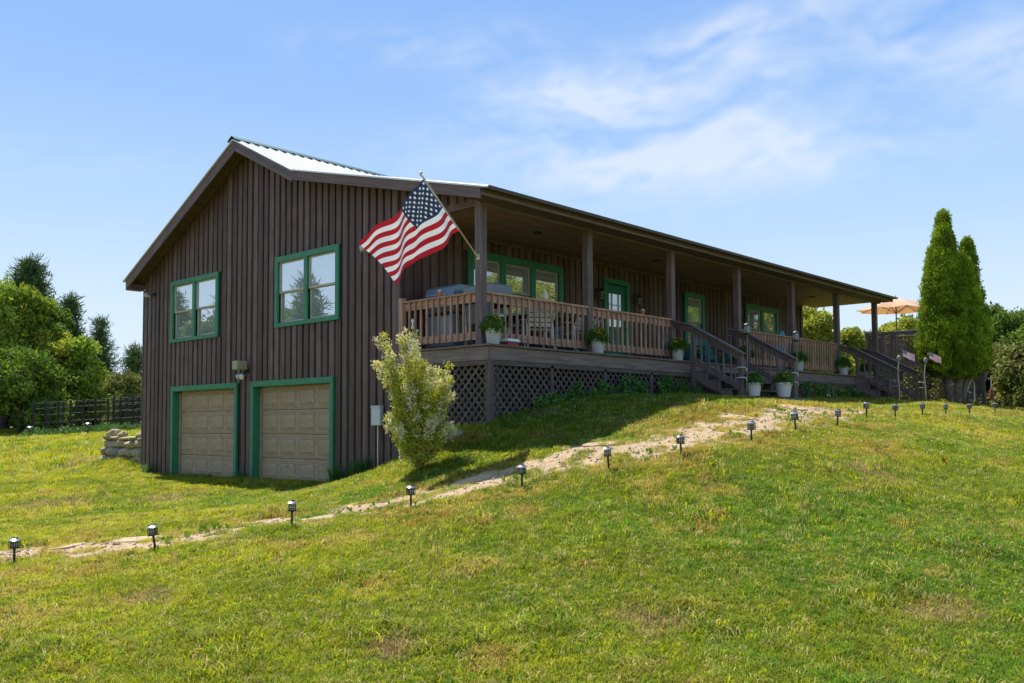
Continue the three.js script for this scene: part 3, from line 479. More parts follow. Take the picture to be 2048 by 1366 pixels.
// two flights of porch stairs with sloping handrails
function stairs(zL, zR, treads, xEnd) {
  const s = holder(house, 'porch_stairs', 3, -0.3, (zL + zR) / 2), rise = 0.195, run = 0.27, gEnd = -0.1 - treads * rise;
  for (let k = 0; k < treads; k++) { const x = DKX + 0.16 + k * run, y = -(k + 1) * rise; for (const q of [0, 1]) part(s, 'tread', cb(0.132, 0.036, zL - zR - 0.06, 0.006), MAT.stair, x + q * 0.138, y - 0.018, (zL + zR) / 2); }
  for (const z of [zL - 0.03, (zL + zR) / 2, zR + 0.03]) {
    const sh = new THREE.Shape(); sh.moveTo(DKX + 0.02, -0.04); for (let k = 0; k < treads; k++) { const x = DKX + 0.09 + k * run, y = -(k + 1) * rise - 0.036; sh.lineTo(x, y + (k ? rise : rise - 0.02)); sh.lineTo(x, y); } sh.lineTo(DKX + 0.09 + treads * run, -treads * rise - 0.04); sh.lineTo(DKX + 0.09 + treads * run, -treads * rise - 0.16); sh.lineTo(DKX + 0.3, -0.52); sh.lineTo(DKX + 0.02, -0.36);
    part(s, 'stringer', new THREE.ExtrudeGeometry(sh, { depth: 0.036, bevelEnabled: false }), MAT.stair, 0, 0, z - 0.018);
  }
  for (const z of [zL, zR]) {
    const top = [PX + 0.05, 0.86], bend = [DKX + 0.02, 0.72], end = [xEnd + 0.09, 0.06], ne = xEnd;
    part(s, 'newel_post', cb(0.09, 1.22, 0.09, 0.006), MAT.stair, DKX + 0.055, 0.1, z); part(s, 'newel_post', cb(0.09, 0.96, 0.09, 0.006), MAT.stair, ne, -0.42, z);
    const O = 0.0; const dz = z === zL ? 0.012 : 0.012;
    bar(s, 'handrail', [top[0], top[1] + 0.022, z + dz], [bend[0] + 0.01, bend[1] + 0.022, z + dz], 0.036, 0.13, MAT.stair, 0.006);
    bar(s, 'handrail', [bend[0], bend[1] + 0.025, z + dz], [end[0], end[1] + 0.02, z + dz], 0.036, 0.13, MAT.stair, 0.006);
    const sl = (end[1] - bend[1]) / (end[0] - bend[0]), ry = (x) => bend[1] + (x - bend[0]) * sl;
    bar(s, 'upper_rail', [top[0], top[1] - 0.07, z - 0.03 * O], [bend[0] + 0.02, bend[1] - 0.08, z], 0.13, 0.034, MAT.stair);
    bar(s, 'upper_rail', [bend[0] - 0.01, bend[1] - 0.075, z + 0.002], [ne, ry(ne) - 0.08, z + 0.002], 0.13, 0.034, MAT.stair);
    bar(s, 'lower_rail', [DKX + 0.05, ry(DKX + 0.05) - 0.68, z + 0.002], [ne, ry(ne) - 0.68, z + 0.002], 0.13, 0.034, MAT.stair);
    for (let k = 1; k <= 5; k++) { const x = lerp(DKX + 0.09, ne - 0.03, k / 6); part(s, 'baluster', cb(0.036, 0.68, 0.036), MAT.stair, x, ry(x) - 0.39, z + 0.036); }
    part(s, 'baluster', cb(0.036, 0.75, 0.036), MAT.stair, PX + 0.28, 0.42, z + 0.03);
  }
  part(s, 'landing_board', cb(0.5, 0.05, zL - zR + 0.1, 0.008), MAT.deckFascia, xEnd + 0.05, ground(xEnd, (zL + zR) / 2) + 0.02, (zL + zR) / 2);
}
stairs(-5.7, -8.05, 4, 3.62);
stairs(-14.35, -15.85, 4, 3.62);
// ---------- path and pavers ----------
{
  const path = struct(new THREE.Group(), 'path'), r = rng(5), slabM = [0, 1, 2].map((k) => std([[0.45, 0.32, 0.18], [0.42, 0.3, 0.175], [0.47, 0.34, 0.2]][k], 0.9, { map: speckTex, bumpMap: fineBump, bumpScale: 0.006 }));
  const slabGeo = [0, 1, 2, 3, 4].map((k) => {       // rough flagstone with a broken outline
    const rr = rng(40 + k), s = new THREE.Shape(), n = 9; for (let i = 0; i < n; i++) { const a = i / n * 6.283, sq = 1 / Math.max(Math.abs(Math.cos(a)), Math.abs(Math.sin(a))), q = Math.min(sq, 1.22) * (0.93 + rr() * 0.12); const x = Math.cos(a) * q * 0.2, y = Math.sin(a) * q * 0.3; i ? s.lineTo(x, y) : s.moveTo(x, y); }
    const g = new THREE.ExtrudeGeometry(s, { depth: 0.03, bevelEnabled: true, bevelSize: 0.008, bevelThickness: 0.008, bevelSegments: 1 }); g.rotateX(-Math.PI / 2); return g;
  });
  for (let k = 0; k < 58; k++) {
    const t = 0.12 + 0.72 * k / 58, p = pathCurve.getPointAt(t), q = pathCurve.getTangentAt(t), side = (k % 2 ? 1 : -1) * (0.3 + r() * 0.1);
    if (r() < (t < 0.5 ? 0.6 : 0.25)) continue;
    const x = p.x + q.z * side, z = p.z - q.x * side, e = 0.25, n = new THREE.Vector3(ground(x - e, z) - ground(x + e, z), 2 * e, ground(x, z - e) - ground(x, z + e)).normalize();
    const m = part(path, 'paver', slabGeo[k % 5], slabM[k % 3], x, ground(x, z) - 0.034 + r() * 0.01, z);
    m.quaternion.setFromUnitVectors(new THREE.Vector3(0, 1, 0), n).multiply(new THREE.Quaternion().setFromAxisAngle(new THREE.Vector3(0, 1, 0), Math.atan2(q.x, q.z) + Math.PI / 2 * (r() < 0.5) + (r() - 0.5) * 0.4));
    m.scale.set(0.75 + r() * 0.3, 1, 0.7 + r() * 0.3);
  }
}
// gravel and crumbs of earth along the path
{
  const r = rng(91), N = 7000, g = new THREE.IcosahedronGeometry(1, 0), m = new THREE.InstancedMesh(g, std([1, 1, 1], 0.95), N), M4 = new THREE.Matrix4(), q = new THREE.Quaternion(), c = new THREE.Color(); let n = 0;
  for (let k = 0; k < N * 3 && n < N; k++) {
    const p = pathCurve.getPointAt(0.08 + r() * 0.82), x = p.x + (r() - 0.5) * 1.7, z = p.z + (r() - 0.5) * 1.7; if (dirtAmount(x, z) < 0.2 + r() * 0.5) continue;
    const s = 0.003 + r() ** 4 * 0.016; q.setFromEuler(new THREE.Euler(r() * 6, r() * 6, r() * 6)); M4.compose(new THREE.Vector3(x, ground(x, z) + s * 0.3, z), q, new THREE.Vector3(s * (0.8 + r()), s, s * (0.8 + r()))); m.setMatrixAt(n, M4);
    const v = 0.28 + r() * 0.26; m.setColorAt(n, c.setRGB(v, v * 0.77, v * 0.53)); n++;
  }
  m.count = n; struct(m, 'gravel', 'stuff'); m.userData.label = 'loose gravel and earth crumbs along the path';
}
// ---------- solar path lights ----------
{
  const lens = phy([0.8, 0.8, 0.74], 0.35, { transmission: 0.5, thickness: 0 }), cap = std([0.3, 0.3, 0.31], 0.3, { metalness: 0.7 }), stake = std([0.03, 0.022, 0.017], 0.5);
  const proto = new THREE.Group();
  const P = (n, g, m, x, y, z) => lpart(proto, n, g, m, x, y, z);
  P('stake', mergeGeometries([cyl(0.0125, 0.0125, 0.24, 10), moved(cyl(0.0125, 0.001, 0.07, 10), 0, -0.155, 0)].map((g) => g.index ? g.toNonIndexed() : g)), stake, 0, 0.06, 0);
  P('base_plate', cb(0.084, 0.012, 0.084, 0.003, 1), MAT.black, 0, 0.184, 0);
  P('lens', cb(0.062, 0.07, 0.062, 0.004, 1), lens, 0, 0.225, 0);
  const bars = []; for (const sx of [-1, 1]) for (let k = 0; k < 4; k++) { const o = -0.036 + k * 0.024; bars.push(moved(cb(0.006, 0.076, 0.006, 0.001, 1), sx * 0.036, 0.226, o), moved(cb(0.006, 0.076, 0.006, 0.001, 1), o, 0.226, sx * 0.036)); }
  for (const y of [0.207, 0.236]) for (const s of [-1, 1]) bars.push(moved(cb(0.005, 0.005, 0.072, 0.001, 1), s * 0.037, y, 0), moved(cb(0.072, 0.005, 0.005, 0.001, 1), 0, y, s * 0.037));
  P('cage', mergeGeometries(bars), MAT.black, 0, 0, 0);
  const roof = new THREE.CylinderGeometry(0.038, 0.075, 0.022, 4, 1); roof.rotateY(Math.PI / 4); P('roof', roof, cap, 0, 0.273, 0); P('solar_cell', cb(0.05, 0.008, 0.05, 0.002, 1), MAT.black, 0, 0.289, 0);
  const said = ['far left of the lawn, nearest the edge of the picture', 'second from the left, leaning a little left', 'third from the left, below the left garage door', 'fourth from the left, below the shrub', 'fifth from the left, below the corner of the porch', 'sixth from the left, leaning slightly, below the lattice', 'seventh from the left, below the second railing', 'eighth from the left, below the foot of the front steps', 'ninth from the left, where the pavers end', 'tenth from the left, leaning right on the crest', 'eleventh from the left, on the crest below the porch end', 'twelfth from the left, before the far steps', 'thirteenth from the left, beside the flag sticks', 'fourteenth from the left, in front of the tall evergreen', 'second from the right, in front of the satellite dish', 'rightmost of the row'];
  const tilt = [[0, 0], [0.03, 0.13], [0, -0.02], [0, 0], [0, 0.01], [0, 0.06], [0, 0.05], [0, -0.02], [0, 0.05], [0, -0.1], [0, 0], [0, -0.04], [0, -0.03], [0, 0], [0, -0.04], [0, -0.06]];
  LPOS.forEach(([x, z], i) => {
    const o = i ? proto.clone() : proto; o.name = numbered('path_light'); o.position.set(x, ground(x, z) - 0.004, z); o.rotation.set(tilt[i][0], 0.3 + i * 0.37, 0); o.rotateOnWorldAxis(new THREE.Vector3(0.674, 0, 0.737), tilt[i][1]); o.scale.set(0.98, 0.95 + ((i * 37) % 11) * 0.01, 0.98);
    o.userData = { label: 'black solar path light, ' + said[i], category: 'path light', group: 'solar lights along the path' }; scene.add(o);
  });
  for (const [x, z, w] of [[-33.5, -5.6, 'left of the two by the garden fence'], [-30.8, -7.2, 'right of the two by the garden fence']]) { const o = proto.clone(); o.name = numbered('path_light'); o.position.set(x, ground(x, z), z); o.scale.setScalar(2.1); o.userData = { label: 'small dark garden light, ' + w, category: 'garden light', group: 'garden lights by the fence' }; scene.add(o); }
}
// ---------- flag on a slanted pole ----------
{
  const base = [2.03, 1.46, 0.08], tip = [2.33, 2.465, 1.58], f = thing('flag', 'american flag hanging from a slanted pole on the corner porch post', 'flag', base);
  const A = new THREE.Vector3(...base), B = new THREE.Vector3(...tip), L = A.distanceTo(B), at = (s) => A.clone().lerp(B, s);
  const wp = std([0.62, 0.47, 0.3], 0.45, { map: speckTex }), mp = std([0.6, 0.6, 0.6], 0.35, { metalness: 0.5 });
  const rod = (n, s0, s1, r, m) => { const a = at(s0), b = at(s1), g = cyl(r, r, a.distanceTo(b), 12), o = lpart(f, n, g, m, (a.x + b.x) / 2 - base[0], (a.y + b.y) / 2 - base[1], (a.z + b.z) / 2 - base[2]); o.quaternion.setFromUnitVectors(new THREE.Vector3(0, 1, 0), B.clone().sub(A).normalize()); };
  rod('pole', 0, 0.36, 0.0125, wp); rod('pole', 0.36, 0.985, 0.012, mp);
  lpart(f, 'finial', lathe([[0, -0.03], [0.016, -0.03], [0.014, 0], [0.028, 0.012], [0.024, 0.03], [0, 0.036]], 14), mp, tip[0] - base[0], tip[1] - base[1], tip[2] - base[2]);
  part(f, 'bracket', mergeGeometries([moved(cb(0.06, 0.09, 0.012, 0.003, 1), 0, 0, -0.014), moved(cyl(0.018, 0.018, 0.1, 10), 0.006, 0.03, 0.035, 0.95)]), std([0.7, 0.56, 0.36], 0.4, { metalness: 0.3 }), ...base);
  const cv = document.createElement('canvas'); cv.width = 1140; cv.height = 600; const x = cv.getContext('2d');
  for (let k = 0; k < 13; k++) { x.fillStyle = k % 2 ? '#f4f5f9' : '#b5162b'; x.fillRect(0, k * 600 / 13, 1140, 600 / 13 + 1); }
  x.fillStyle = '#1d3458'; x.fillRect(0, 0, 456, 600 * 7 / 13); x.fillStyle = '#f2f1f0';
  const star = (cx, cy, r) => { x.beginPath(); for (let k = 0; k < 10; k++) { const a = -Math.PI / 2 + k * Math.PI / 5, q = k % 2 ? r * 0.4 : r; x.lineTo(cx + Math.cos(a) * q, cy + Math.sin(a) * q); } x.fill(); };
  for (let j = 0; j < 9; j++) for (let i = 0; i < (j % 2 ? 5 : 6); i++) star(456 / 12 * (j % 2 ? 2 + 2 * i : 1 + 2 * i), 323 / 10 * (j + 1), 20);
  x.fillStyle = '#e9e6e0'; x.fillRect(0, 0, 14, 600);
  const tex = new THREE.CanvasTexture(cv); tex.colorSpace = THREE.SRGBColorSpace;
  const nu = 64, nv = 40, g = new THREE.PlaneGeometry(1, 1, nu, nv), p = g.attributes.position;
  const HT = at(0.955), HB = at(0.34), FT = new THREE.Vector3(1.7, 1.425, 2.22), FB = new THREE.Vector3(1.8, 0.9, 1.66);
  const nrm = new THREE.Vector3().subVectors(FT, HT).cross(new THREE.Vector3().subVectors(HB, HT)).normalize().negate();
  for (let i = 0; i < p.count; i++) {
    const u = p.getX(i) + 0.5, v = 0.5 - p.getY(i), q = HT.clone().lerp(HB, v), w = FT.clone().lerp(FB, v), s = q.lerp(w, u);
    s.y -= Math.sin(u * Math.PI) * 0.05 * (1 - v) - Math.sin(v * Math.PI) * u * 0.03; 
    const fold = 1.564 * u - v, amp = 0.02 + 0.075 * sstep(0.02, 0.5, u + 0.25 * v);
    const rip = Math.sin(fold * 5.2 + 0.9) * amp + Math.exp(-(((fold - 0.12) / 0.1) ** 2)) * -0.05 + Math.sin(fold * 11.3 + v * 3.1 + 2.0) * amp * 0.3 * (0.4 + u) + noise2(u * 4 + 3, v * 4) * 0.03 * u;
    s.addScaledVector(nrm, rip * sstep(0, 0.12, u)); s.y += Math.cos(fold * 6.4) * 0.02 * u;
    p.setXYZ(i, s.x - base[0], s.y - base[1], s.z - base[2]);
  }
  g.computeVertexNormals(); lpart(f, 'cloth', g, phy([1, 1, 1], 0.85, { map: tex, transmission: 0.22, thickness: 0, side: THREE.DoubleSide }));
  // two small stick flags by the far steps
  [[3.95, -13.45, 'left'], [4.3, -14.4, 'right']].forEach(([X, Z, w]) => {
    const y0 = ground(X, Z), s = thing('stick_flag', 'small american flag on a pale birch stick, ' + w + ' of the pair at the far steps', 'flag', [X, y0, Z], 'stick flags at the far steps');
    lpart(s, 'stick', tube([[0, -0.1, 0], [0.02, 0.35, 0.01], [-0.01, 0.75, 0], [0.03, 1.08, 0]], 0.014, 12, 7), std([0.5, 0.44, 0.34], 0.85, { map: speckTex }));
    lpart(s, 'lantern_cap', lathe([[0, 0.16], [0.03, 0.14], [0.055, 0.1], [0.04, 0.02], [0.03, 0]], 12), std([0.25, 0.27, 0.2], 0.7), 0.03, 1.06, 0);
    lpart(s, 'rod', cyl(0.004, 0.004, 0.42, 6), MAT.dark, 0.1, 1.15, 0.03, 0, 0, -0.3);
    const fg = new THREE.PlaneGeometry(0.3, 0.19, 16, 6), q = fg.attributes.position; for (let i = 0; i < q.count; i++) { const u = q.getX(i) + 0.15; q.setXYZ(i, q.getX(i), q.getY(i) - u * 0.45, Math.sin(u * 26) * 0.018); } fg.computeVertexNormals();
    lpart(s, 'cloth', fg, phy([1, 1, 1], 0.85, { map: tex, transmission: 0.2, thickness: 0 }), 0.27, 1.26, 0, 0, 0.75, 0);
    for (const y of [0.42, 0.56]) lpart(s, 'wire_hoop', moved(new THREE.TorusGeometry(0.1, 0.004, 6, 24), -0.09, y, 0, Math.PI / 2), MAT.steel);
  });
}
// ---------- wall fixtures ----------
function floodlight(x, y, heads, label, sensor) {
  const o = thing('floodlight', label, 'floodlight', [x, y, 0.01]);
  part(o, 'mount', mergeGeometries([moved(cyl(0.055, 0.055, 0.03, 14), 0, 0, 0.02, Math.PI / 2), moved(cyl(0.018, 0.018, 0.08, 10), 0, 0, 0.06, Math.PI / 2)].map((g) => g.index ? g.toNonIndexed() : g)), MAT.black, x, y, 0.01);
  for (const [dx, dy, rx, rz] of heads) {
    const m = lpart(o, 'lamp_head', lathe([[0, -0.1], [0.02, -0.1], [0.026, -0.05], [0.062, 0.02], [0.066, 0.045], [0.06, 0.045]], 18), std([0.55, 0.56, 0.56], 0.5), dx, dy, 0.15, rx, 0, rz);
    lpart(m, 'lens', lathe([[0, 0.055], [0.03, 0.05], [0.06, 0.04]], 18), phy([0.72, 0.66, 0.46], 0.35)); 
    bar(m.parent, 'arm', [x, y, 0.08], [x + dx * 0.75, y + dy * 0.75, 0.12], 0.018, 0.018, MAT.black, 0.003);
  }
  if (sensor) part(o, 'sensor_box', cb(0.2, 0.19, 0.26, 0.012, 1), std([0.5, 0.42, 0.27], 0.55, { map: speckTex }), x - 0.09, y + 0.12, 0.17);
}
floodlight(-9.32, 2.0, [[-0.16, -0.02, 1.1, 0.6]], 'single floodlight under the eave at the left corner of the gable');
floodlight(-4.97, -0.1, [[0.0, -0.12, 1.9, -0.3], [-0.13, -0.12, 2.2, 0.9]], 'twin floodlight with tan box between the garage doors', true);
floodlight(-0.72, 1.98, [[-0.14, 0.0, 1.9, 0.9], [0.08, -0.02, 1.7, -0.3]], 'twin floodlight beside the flag on the upper gable');
{ const o = thing('utility_box', 'pale utility box on the wall beside the shrub', 'utility box', [-0.55, -1.12, 0.03]); lpart(o, 'cover', cb(0.26, 0.32, 0.09, 0.012, 1), std([0.62, 0.63, 0.58], 0.5), 0, 0, 0.035); lpart(o, 'lid', cb(0.27, 0.05, 0.1, 0.01, 1), std([0.58, 0.59, 0.55], 0.5), 0, 0.175, 0.037); lpart(o, 'conduit', cyl(0.02, 0.02, 1.1, 10), MAT.steel, 0.02, -0.72, 0.03); }
for (const [z, w] of [[-5.78, 'left'], [-7.28, 'right']]) {
  const o = thing('wall_lantern', 'black carriage lantern on the wall, ' + w + ' of the green entry door', 'wall lantern', [0.03, 1.68, z], 'lanterns beside the entry door');
  lpart(o, 'back_plate', cb(0.02, 0.22, 0.1, 0.004, 1), MAT.black, 0.01, 0, 0); lpart(o, 'bracket', tube([[0.01, 0.05, 0], [0.07, 0.12, 0], [0.12, 0.1, 0], [0.13, 0.05, 0]], 0.008, 10, 6), MAT.black);
  const c = new THREE.CylinderGeometry(0.02, 0.075, 0.07, 6); lpart(o, 'cap', c, MAT.black, 0.13, 0.06, 0); const gl = new THREE.CylinderGeometry(0.062, 0.04, 0.19, 6, 1, true); lpart(o, 'glass', gl, phy([0.8, 0.82, 0.75], 0.1, { transmission: 0.9, thickness: 0 }), 0.13, -0.07, 0); lpart(o, 'base', cyl(0.045, 0.02, 0.03, 6), MAT.black, 0.13, -0.18, 0);
  const bs = []; for (let k = 0; k < 6; k++) { const a = k * Math.PI / 3; bs.push(moved(cb(0.007, 0.2, 0.007, 0.001, 1), 0.13 + Math.sin(a) * 0.052, -0.07, Math.cos(a) * 0.052)); } lpart(o, 'cage', mergeGeometries(bs), MAT.black);
}
// ---------- plants: leaf clumps ----------
function leafClump(n, spread, len, wid, seed, up = 0.3, fold = 0.25) {      // n small folded leaves round a centre
  const r = rng(seed), T = [];
  for (let k = 0; k < n; k++) {
    const c = new THREE.Vector3(r() - 0.5, r() - 0.5, r() - 0.5).multiplyScalar(2 * spread), d = new THREE.Vector3(r() - 0.5, r() - 0.5 + up, r() - 0.5).normalize(), s = new THREE.Vector3(r() - 0.5, r() - 0.5, r() - 0.5).cross(d).normalize(), nn = d.clone().cross(s).multiplyScalar(fold * wid), q = 0.7 + r() * 0.6;
    const a = c.clone(), b = c.clone().addScaledVector(d, len * q * 0.5).addScaledVector(s, wid * 0.5 * q).add(nn), e = c.clone().addScaledVector(d, len * q).addScaledVector(nn, -0.6), f = c.clone().addScaledVector(d, len * q * 0.5).addScaledVector(s, -wid * 0.5 * q).add(nn);
    T.push([a.toArray(), b.toArray(), e.toArray()], [a.toArray(), e.toArray(), f.toArray()]);
  }
  return fromTris(T, 1);
}
const leafMat = (t = 0.4, r = 0.75) => phy([1, 1, 1], r, { transmission: t, thickness: 0, side: THREE.DoubleSide, specularIntensity: 0.3 });
const LEAF = leafMat(0.42, 0.85), LEAF2 = leafMat(0.32, 0.7), NEEDLE = leafMat(0.2, 0.85);
function scatter(parent, name, geo, mat, list) {       // list of [x, y, z, scale, rx, ry, rz, r, g, b]
  const m = new THREE.InstancedMesh(geo, mat, list.length), M4 = new THREE.Matrix4(), q = new THREE.Quaternion(), e = new THREE.Euler(), c = new THREE.Color();
  list.forEach((a, i) => { M4.compose(new THREE.Vector3(a[0], a[1], a[2]), q.setFromEuler(e.set(a[4], a[5], a[6])), new THREE.Vector3(a[3], a[3], a[3])); m.setMatrixAt(i, M4); m.setColorAt(i, c.setRGB(a[7], a[8], a[9])); });
  m.name = name; shade(m); m.userData.kind = 'stuff'; if (parent) parent.add(m); return m;
}
// ---------- flower pots ----------
const potLeaf = leafClump(14, 0.05, 0.055, 0.022, 3, 0.5);
function flowerPot(x, y, z, label, o = {}) {
  const s = o.s || 1, t = thing('flower_pot', label, 'flower pot', [x, y, z], o.group || 'potted marigolds on the porch edge'), r = rng(Math.round(x * 100 + z * 977) + 4000);
  if (o.white) lpart(t, 'pot', lathe([[0, 0], [0.115 * s, 0], [0.12 * s, 0.01], [0.158 * s, 0.245 * s], [0.178 * s, 0.247 * s], [0.182 * s, 0.29 * s], [0.172 * s, 0.295 * s], [0.165 * s, 0.27 * s], [0, 0.262 * s]], 32), std([0.66, 0.65, 0.63], 0.5));
  else { lpart(t, 'pot', lathe([[0, 0], [0.098 * s, 0], [0.1 * s, 0.008], [0.134 * s, 0.25 * s], [0.142 * s, 0.256 * s], [0.142 * s, 0.266 * s], [0.132 * s, 0.268 * s], [0.128 * s, 0.24 * s], [0, 0.235 * s]], 32), std([0.56, 0.56, 0.49], 0.7, { map: speckTex, bumpMap: fineBump, bumpScale: 0.003 })); lpart(t, 'rim_band', moved(new THREE.TorusGeometry(0.141 * s, 0.006, 6, 28), 0, 0.264 * s, 0, Math.PI / 2), MAT.white); }
  const h0 = o.white ? 0.27 * s : 0.24 * s, list = [], fl = [], pet = [];
  for (let k = 0; k < 210; k++) { const a = r() * 6.283, q = Math.sqrt(r()) * 0.155 * s, h = (1 - (q / (0.19 * s)) ** 2) * 0.21 * s * (0.35 + r() * 0.65); const g = 0.75 + r() * 0.6; list.push([Math.cos(a) * q, h0 + h, Math.sin(a) * q, 0.8 + r() * 0.5, r() * 6, r() * 6, r() * 6, 0.09 * g, 0.19 * g, 0.025 * g]); }
  scatter(t, 'foliage', potLeaf, LEAF2, list);
  const head = []; for (let k = 0; k < 12; k++) { const a = k / 12 * 6.283 + (k % 2) * 0.2; head.push(moved(cb(0.012, 0.004, 0.02, 0.001, 1), Math.cos(a) * 0.011, 0.004 * (k % 2), Math.sin(a) * 0.011, 0.25, -a + Math.PI / 2, 0)); } head.push(moved(new THREE.IcosahedronGeometry(0.008, 0), 0, 0.004, 0)); const hg = mergeGeometries(head);
  const nf = o.flowers || 17; for (let k = 0; k < nf; k++) { const a = r() * 6.283, q = Math.sqrt(r()) * 0.15 * s, hh = h0 + (1 - (q / (0.2 * s)) ** 2) * 0.225 * s + 0.012; const m = lpart(t, 'flower', hg, r() < 0.65 ? flowerPot.y : flowerPot.o, Math.cos(a) * q, hh, Math.sin(a) * q, (r() - 0.5) * 0.9, r() * 6, (r() - 0.5) * 0.9); m.scale.setScalar(1.2 + r() * 0.6); }
}
flowerPot.y = std([0.8, 0.5, 0.02], 0.7); flowerPot.o = std([0.75, 0.24, 0.02], 0.7);
flowerPot(2.3, 0.002, 0.0, 'whitewashed bucket of marigolds at the corner post');
flowerPot(2.3, 0.002, -2.78, 'whitewashed bucket of marigolds by the second porch post');
flowerPot(2.3, 0.002, -5.5, 'whitewashed bucket of marigolds at the head of the front steps, left side', { flowers: 12 });
flowerPot(2.3, 0.002, -8.38, 'pale bucket of flowers behind the right handrail of the front steps', { flowers: 8 });
flowerPot(2.3, 0.002, -11.15, 'pale bucket of dark foliage on the porch edge right of the front steps', { s: 1.08, flowers: 6 });
flowerPot(2.3, 0.002, -13.98, 'pale bucket of dark foliage at the head of the far steps', { s: 1.05, flowers: 3 });
{ const gy = ground(3.65, -5.95); flowerPot(3.76, gy + 0.048, -5.4 - 0.55, 'white plastic pot of greenery at the foot of the front steps, left side', { white: true, flowers: 3, s: 0.9 }); flowerPot(3.76, gy + 0.05, -7.25, 'white plastic pot of orange marigolds at the foot of the front steps, right side', { white: true, flowers: 12, s: 1.05 }); }
flowerPot(2.0, 0.002, -16.4, 'pale bucket behind the balusters of the far steps', { s: 0.95, flowers: 2 });
// ---------- porch furniture ----------
{
  const lid = std([0.2, 0.27, 0.32], 0.28, { metalness: 0.3 }), body = std([0.1, 0.14, 0.15], 0.45, { metalness: 0.2 });
  const o = thing('barbecue_grill', 'barbecue grill with blue-grey hood behind the end railing', 'barbecue grill', [0.62, 0, -0.62]);
  const hood = new THREE.Shape([[-0.26, 0], [-0.28, 0.06], [-0.2, 0.24], [-0.1, 0.29], [0.2, 0.29], [0.27, 0.2], [0.28, 0]].map((p) => new THREE.Vector2(...p))); const hg = new THREE.ExtrudeGeometry(hood, { depth: 0.72, bevelEnabled: true, bevelSize: 0.01, bevelThickness: 0.01, bevelSegments: 2 }); hg.rotateY(-Math.PI / 2); hg.rotateY(Math.PI);
  lpart(o, 'hood', hg, lid, -0.36, 0.9, 0); lpart(o, 'fire_box', cb(0.76, 0.2, 0.52, 0.02, 1), body, 0, 0.79, 0);
  lpart(o, 'cabinet', cb(0.74, 0.6, 0.46, 0.01, 1), body, 0, 0.37, 0); for (const s of [-1, 1]) { lpart(o, 'cabinet_door', cb(0.345, 0.54, 0.02, 0.006, 1), lid, s * 0.178, 0.37, 0.24); lpart(o, 'side_shelf', cb(0.3, 0.03, 0.44, 0.008, 1), body, s * 0.55, 0.88, 0); }
  lpart(o, 'handle', tube([[-0.28, 1.0, 0.3], [-0.26, 1.0, 0.34], [0.26, 1.0, 0.34], [0.28, 1.0, 0.3]], 0.012, 20, 8), MAT.steel); for (const sx of [-1, 1]) for (const sz of [-1, 1]) lpart(o, 'caster', moved(cyl(0.03, 0.03, 0.025, 12), 0, 0, 0, 0, 0, Math.PI / 2), MAT.black, sx * 0.32, 0.03, sz * 0.19);
  const c = thing('storage_bench', 'grey flat-lidded griddle cart beside the corner post', 'griddle cart', [1.5, 0, -0.7]);
  lpart(c, 'lid', cb(0.72, 0.2, 0.5, 0.02, 1), std([0.2, 0.22, 0.24], 0.4, { metalness: 0.3 }), 0, 1.02, 0); lpart(c, 'body', cb(0.7, 0.16, 0.48, 0.01, 1), MAT.blackRough, 0, 0.83, 0); lpart(c, 'cloth_cover', cb(0.62, 0.34, 0.02, 0.006, 1), std([0.16, 0.19, 0.2], 0.8), 0.02, 0.62, 0.25);
  for (const sx of [-1, 1]) for (const sz of [-1, 1]) lpart(c, 'leg', cb(0.035, 0.78, 0.035, 0.004, 1), MAT.steel, sx * 0.32, 0.39, sz * 0.21); lpart(c, 'lower_shelf', cb(0.66, 0.02, 0.44, 0.004, 1), MAT.blackRough, 0, 0.2, 0);
}
{
  const o = thing('patio_table', 'black slatted patio table behind the front railing', 'table', [1.15, 0, -2.5]);
  for (let k = 0; k < 9; k++) lpart(o, 'slat', cb(0.095, 0.02, 1.5, 0.004, 1), MAT.black, -0.42 + k * 0.105, 0.72, 0); lpart(o, 'apron', cb(0.88, 0.06, 1.4, 0.004, 1), MAT.black, 0, 0.68, 0);
  for (const sx of [-1, 1]) for (const sz of [-1, 1]) lpart(o, 'leg', cb(0.04, 0.68, 0.04, 0.004, 1), MAT.black, sx * 0.4, 0.34, sz * 0.66);
  const seat = std([0.78, 0.78, 0.77], 0.45);
  const chair = (x, z, ry, label) => {
    const c = thing('patio_chair', label, 'chair', [x, 0, z], 'white patio chairs round the black table'); c.rotation.y = ry;
    for (let k = 0; k < 5; k++) lpart(c, 'seat_slat', cb(0.48, 0.018, 0.075, 0.006, 1), seat, 0, 0.43 + 0.004 * Math.abs(k - 2), -0.2 + k * 0.095);
    for (let k = 0; k < 5; k++) lpart(c, 'back_slat', cb(0.46, 0.07, 0.018, 0.006, 1), seat, 0, 0.52 + k * 0.085, -0.25 - k * 0.022, -0.24);
    for (const s of [-1, 1]) { lpart(c, 'frame', tube([[s * 0.25, 0, 0.26], [s * 0.25, 0.42, 0.24], [s * 0.25, 0.62, 0.2], [s * 0.25, 0.63, -0.1], [s * 0.25, 0.6, -0.28], [s * 0.25, 0.9, -0.36]], 0.014, 30, 8), seat); lpart(c, 'rear_leg', tube([[s * 0.25, 0, -0.36], [s * 0.25, 0.3, -0.28], [s * 0.25, 0.6, -0.24]], 0.014, 12, 8), seat); }
  };
  chair(1.5, -1.95, -2.1, 'white slatted patio chair on the near side of the black table'); chair(0.55, -2.2, 1.5, 'white slatted patio chair between the black table and the wall'); chair(1.62, -2.95, -1.7, 'white slatted patio chair at the far corner of the black table');
}
